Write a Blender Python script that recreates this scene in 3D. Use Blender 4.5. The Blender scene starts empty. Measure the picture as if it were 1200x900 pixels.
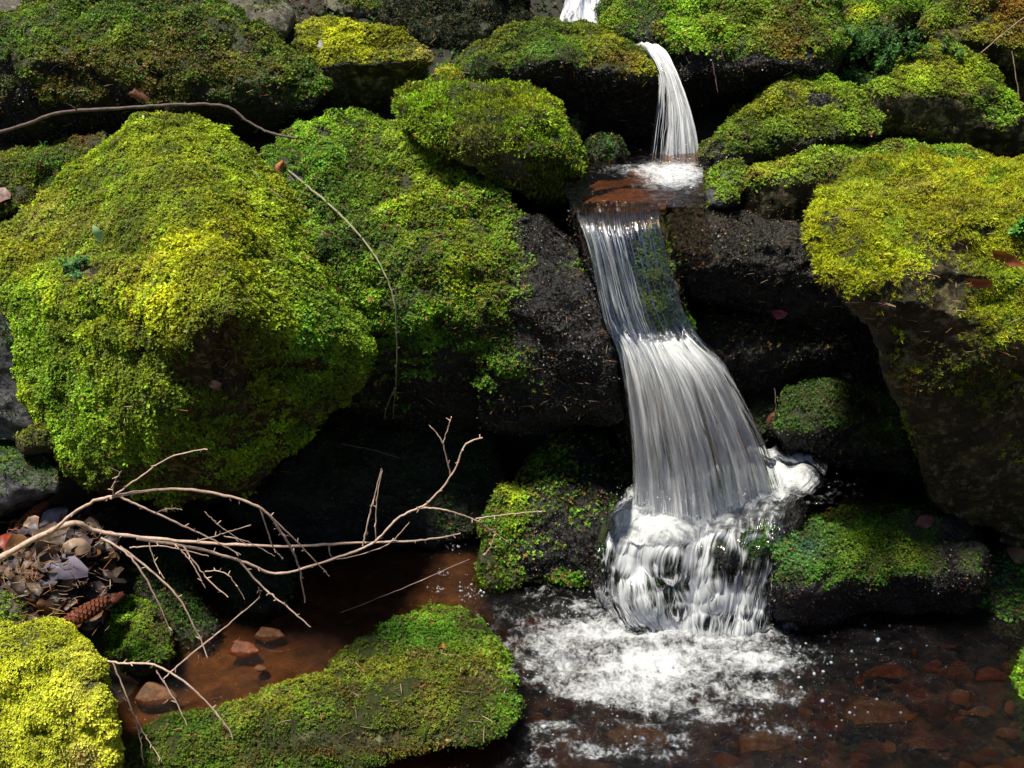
import bpy, bmesh, math, random
import numpy as np
from mathutils import Vector
from mathutils.bvhtree import BVHTree

# ------------------------------------------------------------------ camera, light
sc = bpy.context.scene
COL = sc.collection
CAMH, PITCH, F = 1.6, math.radians(27.0), 1287.0      # focal length in pixels of the 1200 px wide photo
cam_d = bpy.data.cameras.new("camera"); cam = bpy.data.objects.new("camera", cam_d); COL.objects.link(cam)
cam.location = (0, 0, CAMH); cam.rotation_euler = (math.radians(90) - PITCH, 0, 0)
cam_d.sensor_width = 36.0; cam_d.lens = 36.0 * F / 1200.0
cam_d.clip_start = 0.02; cam_d.clip_end = 200
sc.camera = cam

SUN_TO = Vector((-0.24, -0.06, 0.95)).normalized()      # direction from the scene towards the sun
SUN_ELEV = math.asin(SUN_TO.z)
w = bpy.data.worlds.new("World"); sc.world = w; w.use_nodes = True
nt = w.node_tree; bg = nt.nodes["Background"]
sky = nt.nodes.new("ShaderNodeTexSky"); sky.sky_type = 'NISHITA'; sky.sun_disc = False
sky.sun_elevation = SUN_ELEV
sky.sun_rotation = math.atan2(SUN_TO.x, SUN_TO.y)
nt.links.new(sky.outputs[0], bg.inputs[0]); bg.inputs[1].default_value = 0.05
sd = bpy.data.lights.new("sun", 'SUN'); sd.energy = 4.2; sd.angle = math.radians(9); sd.color = (1.0, 0.94, 0.79)
sun = bpy.data.objects.new("sun", sd); COL.objects.link(sun)
sun.rotation_euler = (-SUN_TO).to_track_quat('-Z', 'Y').to_euler()
sun.location = (0, 0, 6)
vs = sc.view_settings; vs.view_transform = 'Standard'; vs.look = 'None'; vs.exposure = 0.75; vs.gamma = 1
sc.cycles.use_denoising = True
sc.cycles.max_bounces = 6; sc.cycles.diffuse_bounces = 2; sc.cycles.glossy_bounces = 2
sc.cycles.transparent_max_bounces = 24; sc.cycles.caustics_reflective = False; sc.cycles.caustics_refractive = False

rng = np.random.default_rng(7)
CP, SP = math.cos(PITCH), math.sin(PITCH)

def ray(px, py):
    a, b = (px - 600) / F, (450 - py) / F
    return np.array([a, CP + b * SP, -SP + b * CP])
def P(px, py, Y):                                   # the point at distance Y in front of the viewer
    r = ray(px, py); t = Y / r[1]
    return np.array([r[0] * t, Y, CAMH + r[2] * t])
def PZ(px, py, z):                                  # the point at height z
    r = ray(px, py); t = (z - CAMH) / r[2]
    return np.array([r[0] * t, r[1] * t, z])
def proj(p):                                        # world -> photo pixels
    x, y, z = p[:, 0], p[:, 1], p[:, 2] - CAMH
    d = y * CP - z * SP; u = y * SP + z * CP
    return 600 + F * x / d, 450 - F * u / d

# ------------------------------------------------------------------ noise
def _h(ix, iy, iz, s):
    h = (ix * 374761393 + iy * 668265263 + iz * 2147483647 + s * 974711) & 0xffffffff
    h = ((h ^ (h >> 13)) * 1274126177) & 0xffffffff
    h = ((h ^ (h >> 15)) * 2246822519) & 0xffffffff
    return ((h ^ (h >> 16)) & 0xffff).astype(np.float64) / 32767.5 - 1.0
def vn(p, scale, seed=0):
    q = p / np.asarray(scale) + 57.3 * seed
    i = np.floor(q).astype(np.int64); f = q - i; f = f * f * f * (f * (f * 6 - 15) + 10)
    r = 0
    for dx in (0, 1):
        for dy in (0, 1):
            for dz in (0, 1):
                wt = (f[:, 0] if dx else 1 - f[:, 0]) * (f[:, 1] if dy else 1 - f[:, 1]) * (f[:, 2] if dz else 1 - f[:, 2])
                r = r + wt * _h(i[:, 0] + dx, i[:, 1] + dy, i[:, 2] + dz, seed)
    return r
def fbm(p, scale, seed=0, o=4, g=0.5):
    s = np.asarray(scale, float); a = 1; r = 0; t = 0
    for k in range(o):
        r = r + a * vn(p, s, seed + k * 3); t += a; a *= g; s = s / 2.03
    return r / t * 1.4
def sst(a, b, x):
    t = np.clip((x - a) / (b - a), 0, 1); return t * t * (3 - 2 * t)

# ------------------------------------------------------------------ tagging and meshes
def tag(o, label=None, cat=None, group=None, kind=None):
    if label: o["label"] = label
    if cat: o["category"] = cat
    if group: o["group"] = group
    if kind: o["kind"] = kind
    return o
def mesh_np(name, v, faces, mat, parent=None, origin=None, cols=None, smooth=False, uv=None, attrs=None, tri=4):
    """faces: (m,k) array"""
    v = np.asarray(v, float); faces = np.asarray(faces, np.int32)
    if parent is not None: origin = np.array(parent.location)
    if origin is None: origin = np.zeros(3)
    me = bpy.data.meshes.new(name)
    k = faces.shape[1]
    me.vertices.add(len(v)); me.vertices.foreach_set("co", (v - origin).astype(np.float32).ravel())
    me.loops.add(faces.size); me.loops.foreach_set("vertex_index", faces.ravel())
    me.polygons.add(len(faces)); me.polygons.foreach_set("loop_start", np.arange(0, faces.size, k, dtype=np.int32))
    me.update(calc_edges=True)
    if smooth: me.polygons.foreach_set("use_smooth", np.ones(len(faces), bool))
    if cols is not None:
        a = me.color_attributes.new("tint", 'FLOAT_COLOR', 'POINT')
        c = np.ones((len(v), 4), np.float32); c[:, :3] = cols; a.data.foreach_set("color", c.ravel())
    for n_, d_ in (attrs or {}).items():
        a = me.attributes.new(n_, 'FLOAT', 'POINT'); a.data.foreach_set("value", np.asarray(d_, np.float32))
    if uv is not None:
        l = me.uv_layers.new(name="flow"); l.data.foreach_set("uv", uv[faces.ravel()].astype(np.float32).ravel())
    me.materials.append(mat)
    o = bpy.data.objects.new(name, me); COL.objects.link(o)
    if parent is not None: o.parent = parent
    else: o.location = origin
    return o

# ------------------------------------------------------------------ materials
def nodes(name):
    m = bpy.data.materials.new(name); m.use_nodes = True
    t = m.node_tree; return m, t, t.nodes, t.links, t.nodes["Principled BSDF"]
def N(t, kind, **kw):
    n = t.nodes.new(kind)
    for k, v_ in kw.items():
        if k.startswith('i_'): n.inputs[k[2:].replace('_', ' ')].default_value = v_
        else: setattr(n, k, v_)
    return n
def ramp(t, fac, stops):
    r = t.nodes.new("ShaderNodeValToRGB"); e = r.color_ramp.elements
    while len(e) < len(stops): e.new(0.5)
    for x, (p_, c) in zip(e, stops): x.position = p_; x.color = (*c, 1)
    t.links.new(fac, r.inputs[0]); return r.outputs[0]

def stone_mat(name, c1, c2, c3, rough=(0.35, 0.75), bump=0.6, spec=0.5, fine=220.0, lich=None):
    m, t, n, l, b = nodes(name)
    geo = N(t, "ShaderNodeNewGeometry")
    a = N(t, "ShaderNodeTexNoise", i_Scale=14.0, i_Detail=8.0, i_Roughness=0.65); l.new(geo.outputs['Position'], a.inputs['Vector'])
    f = N(t, "ShaderNodeTexNoise", i_Scale=fine, i_Detail=6.0, i_Roughness=0.7); l.new(geo.outputs['Position'], f.inputs['Vector'])
    v = N(t, "ShaderNodeTexVoronoi", i_Scale=fine * 0.55); l.new(geo.outputs['Position'], v.inputs['Vector'])
    col = ramp(t, a.outputs['Fac'], [(0.30, c1), (0.52, c2), (0.72, c3)])
    fr = ramp(t, f.outputs['Fac'], [(0.3, (0.45,) * 3), (0.7, (1.5,) * 3)])
    mx = N(t, "ShaderNodeMix", data_type='RGBA', blend_type='MULTIPLY'); mx.inputs[0].default_value = 1
    l.new(col, mx.inputs[6]); l.new(fr, mx.inputs[7]); out = mx.outputs[2]
    if lich:
        ln = N(t, "ShaderNodeTexNoise", i_Scale=32.0, i_Detail=7.0, i_Roughness=0.72); l.new(geo.outputs['Position'], ln.inputs['Vector'])
        lf = ramp(t, ln.outputs['Fac'], [(0.52, (0,) * 3), (0.63, (1,) * 3)])
        m2 = N(t, "ShaderNodeMix", data_type='RGBA'); l.new(lf, m2.inputs[0]); l.new(out, m2.inputs[6]); m2.inputs[7].default_value = (*lich, 1); out = m2.outputs[2]
    # soil and moss film where moss grows
    at = N(t, "ShaderNodeAttribute", attribute_name="moss")
    sf = ramp(t, f.outputs['Fac'], [(0.3, (0.010, 0.012, 0.003)), (0.7, (0.045, 0.055, 0.008))])
    m3 = N(t, "ShaderNodeMix", data_type='RGBA'); l.new(at.outputs['Fac'], m3.inputs[0]); l.new(out, m3.inputs[6]); l.new(sf, m3.inputs[7])
    l.new(m3.outputs[2], b.inputs['Base Color'])
    rr = N(t, "ShaderNodeMapRange"); l.new(a.outputs['Fac'], rr.inputs[0]); rr.inputs[3].default_value = rough[0]; rr.inputs[4].default_value = rough[1]
    l.new(rr.outputs[0], b.inputs['Roughness']); b.inputs['Specular IOR Level'].default_value = spec
    ad = N(t, "ShaderNodeMath", operation='ADD'); l.new(f.outputs['Fac'], ad.inputs[0])
    mu = N(t, "ShaderNodeMath", operation='MULTIPLY'); l.new(v.outputs['Distance'], mu.inputs[0]); mu.inputs[1].default_value = 0.8
    l.new(mu.outputs[0], ad.inputs[1])
    bp = N(t, "ShaderNodeBump", i_Strength=bump, i_Distance=0.006); l.new(ad.outputs[0], bp.inputs['Height']); l.new(bp.outputs[0], b.inputs['Normal'])
    return m

M = {}
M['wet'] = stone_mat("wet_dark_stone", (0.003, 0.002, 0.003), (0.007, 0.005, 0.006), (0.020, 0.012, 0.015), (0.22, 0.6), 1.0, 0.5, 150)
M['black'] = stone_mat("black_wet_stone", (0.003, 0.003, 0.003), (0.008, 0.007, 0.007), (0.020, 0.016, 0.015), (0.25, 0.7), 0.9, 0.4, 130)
M['grey'] = stone_mat("grey_lichen_stone", (0.035, 0.030, 0.024), (0.10, 0.09, 0.07), (0.20, 0.18, 0.14), (0.6, 0.9), 0.7, 0.3, 120, lich=(0.26, 0.25, 0.17))
M['ochre'] = stone_mat("ochre_lichen_stone", (0.006, 0.005, 0.003), (0.035, 0.027, 0.012), (0.12, 0.085, 0.038), (0.5, 0.9), 1.0, 0.3, 110, lich=(0.20, 0.19, 0.085))
M['brown'] = stone_mat("brown_stone", (0.05, 0.022, 0.010), (0.13, 0.055, 0.022), (0.28, 0.13, 0.05), (0.5, 0.9), 0.5, 0.4, 90)
M['redbrown'] = stone_mat("red_brown_stone", (0.06, 0.017, 0.006), (0.17, 0.05, 0.016), (0.30, 0.10, 0.03), (0.4, 0.9), 0.5, 0.4, 90)
M['olivestone'] = stone_mat("olive_brown_stone", (0.09, 0.055, 0.012), (0.22, 0.13, 0.028), (0.34, 0.20, 0.05), (0.4, 0.9), 0.5, 0.4, 90)
M['slate'] = stone_mat("slate_grey_stone", (0.015, 0.015, 0.018), (0.055, 0.054, 0.064), (0.20, 0.20, 0.23), (0.3, 0.7), 0.7, 0.5, 110)

def leafy_mat(name, rough=0.6, transl=0.25, spec=0.35):
    m, t, n, l, b = nodes(name)
    at = N(t, "ShaderNodeAttribute", attribute_name="tint"); l.new(at.outputs['Color'], b.inputs['Base Color'])
    b.inputs['Roughness'].default_value = rough; b.inputs['Specular IOR Level'].default_value = spec
    tr = N(t, "ShaderNodeBsdfTranslucent"); l.new(at.outputs['Color'], tr.inputs[0])
    mx = N(t, "ShaderNodeMixShader"); mx.inputs[0].default_value = transl
    l.new(b.outputs[0], mx.inputs[1]); l.new(tr.outputs[0], mx.inputs[2]); l.new(mx.outputs[0], n['Material Output'].inputs[0])
    return m
M['moss'] = leafy_mat("moss_leaves", 0.55, 0.22, 0.3)
M['leaf'] = leafy_mat("dead_leaf", 0.5, 0.12, 0.5)
M['crust'] = leafy_mat("dark_wet_crust", 0.38, 0.0, 0.35)
M['needle'] = leafy_mat("pine_needles", 0.6, 0.0, 0.3)

def bark_mat(name, c1, c2, sc_=90.0):
    m, t, n, l, b = nodes(name)
    g = N(t, "ShaderNodeNewGeometry"); a = N(t, "ShaderNodeTexNoise", i_Scale=sc_, i_Detail=6.0, i_Roughness=0.7); l.new(g.outputs['Position'], a.inputs['Vector'])
    l.new(ramp(t, a.outputs['Fac'], [(0.3, c1), (0.7, c2)]), b.inputs['Base Color']); b.inputs['Roughness'].default_value = 0.75
    bp = N(t, "ShaderNodeBump", i_Strength=0.5, i_Distance=0.002); l.new(a.outputs['Fac'], bp.inputs['Height']); l.new(bp.outputs[0], b.inputs['Normal'])
    return m
M['bark'] = bark_mat("pale_dry_bark", (0.34, 0.22, 0.17), (0.68, 0.50, 0.40))
M['bark_dark'] = bark_mat("dark_bark", (0.05, 0.032, 0.03), (0.17, 0.115, 0.11))
M['bark_grey'] = bark_mat("grey_green_bark", (0.14, 0.14, 0.07), (0.34, 0.32, 0.19))
M['cone'] = bark_mat("cone_scale", (0.11, 0.028, 0.014), (0.30, 0.09, 0.04), 200)
M['cone2'] = bark_mat("orange_cone_scale", (0.20, 0.045, 0.012), (0.48, 0.14, 0.04), 200)

def water_mat(name, tint, foam_col=(0.86, 0.86, 0.88), flow=False, fscale=60.0, rough=0.05, lo=0.42, hi=0.60, uvs=(70.0, 3.0), bump=0.25, tint2=None, cap=0.93):
    m, t, n, l, b = nodes(name)
    trn = N(t, "ShaderNodeBsdfTransparent"); trn.inputs[0].default_value = (*tint, 1)
    if tint2:
        dp = N(t, "ShaderNodeAttribute", attribute_name="shallow"); tm = N(t, "ShaderNodeMix", data_type='RGBA')
        t.links.new(dp.outputs['Fac'], tm.inputs[0]); tm.inputs[6].default_value = (*tint, 1); tm.inputs[7].default_value = (*tint2, 1); t.links.new(tm.outputs[2], trn.inputs[0])
    gl = N(t, "ShaderNodeBsdfGlossy"); gl.inputs['Roughness'].default_value = rough; gl.inputs['Color'].default_value = (0.9, 0.9, 0.95, 1)
    fr = N(t, "ShaderNodeFresnel"); fr.inputs['IOR'].default_value = 1.33
    w1 = N(t, "ShaderNodeMixShader"); l.new(fr.outputs[0], w1.inputs[0]); l.new(trn.outputs[0], w1.inputs[1]); l.new(gl.outputs[0], w1.inputs[2])
    b.inputs['Base Color'].default_value = (*foam_col, 1); b.inputs['Roughness'].default_value = 0.6
    b.inputs['Specular IOR Level'].default_value = 0.3
    at = N(t, "ShaderNodeAttribute", attribute_name="foam")
    g = N(t, "ShaderNodeNewGeometry")
    if flow:
        uv = N(t, "ShaderNodeUVMap", uv_map="flow"); mp = N(t, "ShaderNodeMapping"); mp.inputs['Scale'].default_value = (uvs[0], uvs[1], 1)
        wn = N(t, "ShaderNodeTexNoise", i_Scale=9.0, i_Detail=3.0); l.new(uv.outputs[0], wn.inputs['Vector'])
        wv = N(t, "ShaderNodeVectorMath", operation='MULTIPLY_ADD'); l.new(wn.outputs['Color'], wv.inputs[0]); wv.inputs[1].default_value = (0.05, 0.10, 0); l.new(uv.outputs[0], wv.inputs[2])
        l.new(wv.outputs[0], mp.inputs[0]); vec = mp.outputs[0]; sc_ = 1.0
        mp2 = N(t, "ShaderNodeMapping"); mp2.inputs['Scale'].default_value = (uvs[0] * 0.3, uvs[1] * 0.9, 1); l.new(uv.outputs[0], mp2.inputs[0]); vec2 = mp2.outputs[0]; s2 = 1.0
    else:
        vec = g.outputs['Position']; sc_ = fscale; vec2 = vec; s2 = fscale * 0.3
    a = N(t, "ShaderNodeTexNoise", i_Scale=sc_, i_Detail=6.0, i_Roughness=0.68); l.new(vec, a.inputs['Vector'])
    a2 = N(t, "ShaderNodeTexNoise", i_Scale=s2, i_Detail=4.0, i_Roughness=0.55, i_Distortion=0.4); l.new(vec2, a2.inputs['Vector'])
    av = N(t, "ShaderNodeMath", operation='ADD'); l.new(a.outputs['Fac'], av.inputs[0]); l.new(a2.outputs['Fac'], av.inputs[1])
    hf = N(t, "ShaderNodeMath", operation='MULTIPLY'); l.new(av.outputs[0], hf.inputs[0]); hf.inputs[1].default_value = 0.5
    s = N(t, "ShaderNodeMath", operation='ADD'); l.new(hf.outputs[0], s.inputs[0])
    om = N(t, "ShaderNodeMath", operation='MULTIPLY_ADD'); l.new(at.outputs['Fac'], om.inputs[0]); om.inputs[1].default_value = 0.5; om.inputs[2].default_value = -0.25
    l.new(om.outputs[0], s.inputs[1])
    mr = N(t, "ShaderNodeMapRange", interpolation_type='SMOOTHSTEP'); l.new(s.outputs[0], mr.inputs[0]); mr.inputs[1].default_value = lo; mr.inputs[2].default_value = hi
    mr.inputs[3].default_value = 0.0; mr.inputs[4].default_value = cap
    bp = N(t, "ShaderNodeBump", i_Strength=bump, i_Distance=0.01); l.new(hf.outputs[0], bp.inputs['Height'])
    l.new(bp.outputs[0], gl.inputs['Normal']); l.new(bp.outputs[0], b.inputs['Normal']); l.new(bp.outputs[0], fr.inputs['Normal'])
    mx = N(t, "ShaderNodeMixShader"); l.new(mr.outputs[0], mx.inputs[0]); l.new(w1.outputs[0], mx.inputs[1]); l.new(b.outputs[0], mx.inputs[2])
    l.new(mx.outputs[0], n['Material Output'].inputs[0])
    return m
M['pool'] = water_mat("pool_water", (0.31, 0.22, 0.145), fscale=140, lo=0.40, hi=0.80, rough=0.06, bump=0.8, tint2=(0.72, 0.56, 0.41), foam_col=(0.66, 0.68, 0.72), cap=0.85)
M['froth'] = water_mat("froth", (0.8, 0.8, 0.8), fscale=110, lo=0.30, hi=0.80, rough=0.2, bump=0.3, foam_col=(0.56, 0.58, 0.61), cap=0.9)
M['fall'] = water_mat("falling_water", (0.86, 0.88, 0.88), flow=True, cap=0.86, lo=0.43, hi=0.66, uvs=(34.0, 2.6), bump=0.6)
M['fall2'] = water_mat("cascade_water", (0.80, 0.84, 0.84), flow=True, lo=0.43, hi=0.64, uvs=(85.0, 4.0), bump=0.15, cap=0.85, foam_col=(0.60, 0.62, 0.66))
m, t, n, l, b = nodes("white_water"); b.inputs['Base Color'].default_value = (0.66, 0.68, 0.72, 1); b.inputs['Roughness'].default_value = 0.25
tr = N(t, "ShaderNodeBsdfTransparent"); mx = N(t, "ShaderNodeMixShader"); mx.inputs[0].default_value = 0.6
l.new(tr.outputs[0], mx.inputs[1]); l.new(b.outputs[0], mx.inputs[2]); l.new(mx.outputs[0], n['Material Output'].inputs[0]); M['white'] = m

# ------------------------------------------------------------------ moss
G = np.array
PAL = dict(lemon=G([0.55, 0.60, 0.035]), gold=G([0.44, 0.40, 0.008]), yellow=G([0.40, 0.43, 0.008]), lime=G([0.21, 0.37, 0.016]), green=G([0.085, 0.24, 0.012]),  # lemon is brightened to paint direct sun into the bottom left boulder
           deep=G([0.028, 0.085, 0.010]), olive=G([0.17, 0.20, 0.010]), dark=G([0.020, 0.036, 0.006]), brown=G([0.13, 0.075, 0.020]),
           rust=G([0.24, 0.075, 0.014]), tan=G([0.38, 0.28, 0.10]), teal=G([0.05, 0.16, 0.10]), purple=G([0.05, 0.026, 0.034]),
           soot=G([0.004, 0.004, 0.004]), murk=G([0.008, 0.009, 0.005]), plum=G([0.017, 0.008, 0.011]))
def leaves_mesh(p, axis, size, K, style, col, r):
    """K small leaves round every point p; returns verts, quads, colours"""
    n = len(p)
    a = np.cross(axis, r.normal(size=(n, 3))); a /= np.linalg.norm(a, axis=1)[:, None] + 1e-9
    b = np.cross(axis, a)
    ph = (np.arange(K)[None, :] * (2 * math.pi / K) + r.uniform(0, 6.28, (n, 1)) + r.normal(0, 0.35, (n, K)))
    rad = np.cos(ph)[..., None] * a[:, None, :] + np.sin(ph)[..., None] * b[:, None, :]
    tan_ = -np.sin(ph)[..., None] * a[:, None, :] + np.cos(ph)[..., None] * b[:, None, :]
    if style == 'leafy': el = r.uniform(0.15, 1.0, (n, K)); wd = 0.27; st = r.uniform(0, 0.9, (n, K))
    elif style == 'fuzz': el = r.uniform(0.3, 1.3, (n, K)); wd = 0.10; st = r.uniform(0, 0.5, (n, K))
    else: el = r.uniform(0.7, 1.4, (n, K)); wd = 0.16; st = r.uniform(0, 0.8, (n, K))      # shag: long and hanging
    L = (size[:, None] * r.uniform(0.7, 1.3, (n, K)))[..., None]
    d = np.cos(el)[..., None] * rad + np.sin(el)[..., None] * axis[:, None, :]
    up = -np.sin(el)[..., None] * rad + np.cos(el)[..., None] * axis[:, None, :]
    base = p[:, None, :] + axis[:, None, :] * st[..., None] * L * 0.8
    mid = base + d * L * 0.5 + up * L * 0.07
    v = np.stack([base, mid + tan_ * L * wd, base + d * L - up * L * 0.08, mid - tan_ * L * wd], axis=2)
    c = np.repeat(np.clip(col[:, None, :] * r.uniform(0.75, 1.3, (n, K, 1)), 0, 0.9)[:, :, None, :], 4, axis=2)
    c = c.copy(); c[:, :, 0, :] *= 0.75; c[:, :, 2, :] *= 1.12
    f = np.arange(n * K * 4, dtype=np.int32).reshape(-1, 4)
    return v.reshape(-1, 3), f, c.reshape(-1, 3)

def sample_tris(v, tri, wgt, n, r):
    a, b, c = v[tri[:, 0]], v[tri[:, 1]], v[tri[:, 2]]
    area = np.linalg.norm(np.cross(b - a, c - a), axis=1) / 2
    W_ = area * wgt; tot = W_.sum()
    if tot <= 0: return None
    cnt = int(n(tot)) if callable(n) else n
    if cnt < 1: return None
    i = np.searchsorted(np.cumsum(W_) / tot, r.random(cnt)); i = np.clip(i, 0, len(tri) - 1)
    u1, u2 = r.random(cnt), r.random(cnt); s = np.sqrt(u1)
    w0, w1, w2 = 1 - s, s * (1 - u2), s * u2
    return i, np.stack([w0, w1, w2], 1)

ALLV, ALLF, voff = [], [], 0
def remember(v, tri):
    global voff
    ALLV.append(v); ALLF.append(tri + voff); voff += len(v)

SIZEK, DENSK = 0.64, 2.1
def build_moss(obj, v, nrm, tri, mask, cfg, seed):
    r = np.random.default_rng(seed)
    vm = mask[tri].mean(1)
    # thin the cover where nobody could ever look (faces turned well away, and the buried underside)
    cn = nrm[tri].mean(1); cc = v[tri].mean(1); tocam = np.array([0, 0, CAMH + 0.2]) - cc
    tocam /= np.linalg.norm(tocam, axis=1)[:, None]
    facing = sst(-0.55, -0.15, (cn * tocam).sum(1))
    dens = cfg.get('dens', 42000) * DENSK
    s = sample_tris(v, tri, vm ** 1.3 * facing, lambda t_: dens * t_, r)
    if s is None: return None
    i, w_ = s; T = tri[i]
    p = (v[T] * w_[..., None]).sum(1); n_ = (nrm[T] * w_[..., None]).sum(1); n_ /= np.linalg.norm(n_, axis=1)[:, None]
    mk = (mask[T] * w_).sum(1)
    keep = r.random(len(p)) < mk + 0.15; p, n_, mk = p[keep], n_[keep], mk[keep]
    # gaps between the cushions
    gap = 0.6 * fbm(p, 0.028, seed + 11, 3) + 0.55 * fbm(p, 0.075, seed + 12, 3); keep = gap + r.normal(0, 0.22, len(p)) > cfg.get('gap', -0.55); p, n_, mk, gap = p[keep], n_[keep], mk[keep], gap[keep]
    n = len(p)
    if n < 150: return None
    style = cfg.get('style', 'leafy')
    big = fbm(p, 0.22, seed + 1, 3); mid = fbm(p, 0.055, seed + 2, 3); tiny = r.normal(0, 1, n)
    A, B, D = PAL[cfg['pal'][0]], PAL[cfg['pal'][1]], PAL[cfg['pal'][2]]
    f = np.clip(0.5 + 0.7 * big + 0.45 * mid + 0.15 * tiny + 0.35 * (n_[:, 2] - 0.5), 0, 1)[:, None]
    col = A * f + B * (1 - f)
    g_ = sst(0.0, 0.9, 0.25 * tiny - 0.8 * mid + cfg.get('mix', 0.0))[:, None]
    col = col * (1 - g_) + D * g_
    px, py = proj(p)
    for (cx, cy, rx, ry, cn_, wt) in cfg.get('tint', ()):      # patches of another moss, of dead leaves, and of shade painted dark
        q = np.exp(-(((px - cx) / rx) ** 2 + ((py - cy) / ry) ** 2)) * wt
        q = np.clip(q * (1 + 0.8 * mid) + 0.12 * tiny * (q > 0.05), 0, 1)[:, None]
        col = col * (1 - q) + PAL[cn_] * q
    dead = r.random(n); col = np.where((dead < cfg.get('dead', 0.05))[:, None], PAL['brown'] * r.uniform(0.6, 2.2, (n, 1)), col)
    col = col * np.exp(r.normal(0, 0.20, n) + 0.5 * fbm(p, 0.10, seed + 14, 3) + 0.5 * np.clip(gap, -1, 0.8))[:, None]  # also darkened in the gaps, painting shade between the clumps
    up = np.array([0, 0, 1.0])
    droop = cfg.get('droop', 0.0)
    ax = n_ * 0.9 + up * 0.45 + r.normal(0, 0.33, (n, 3))
    if droop: ax = ax + np.where(n_[:, 2:3] < 0.55, -1, 0) * up * droop * 1.6
    ax /= np.linalg.norm(ax, axis=1)[:, None]
    size = cfg.get('size', 0.0062) * SIZEK * np.exp(r.normal(0, 0.22, n)) * (1 + 0.35 * np.clip(gap, -1, 1)) * (1 + 0.35 * np.clip(big, -1, 1))
    p = p + n_ * (r.uniform(-0.002, 0.004, n) + 0.0045 * (gap + 0.3))[:, None]
    K = {'leafy': 5, 'fuzz': 6, 'shag': 4}[style]
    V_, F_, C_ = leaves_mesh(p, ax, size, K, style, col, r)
    return mesh_np(cfg.get('name', 'moss'), V_, F_, M[cfg.get('mat', 'moss')], parent=obj, cols=C_)

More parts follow.
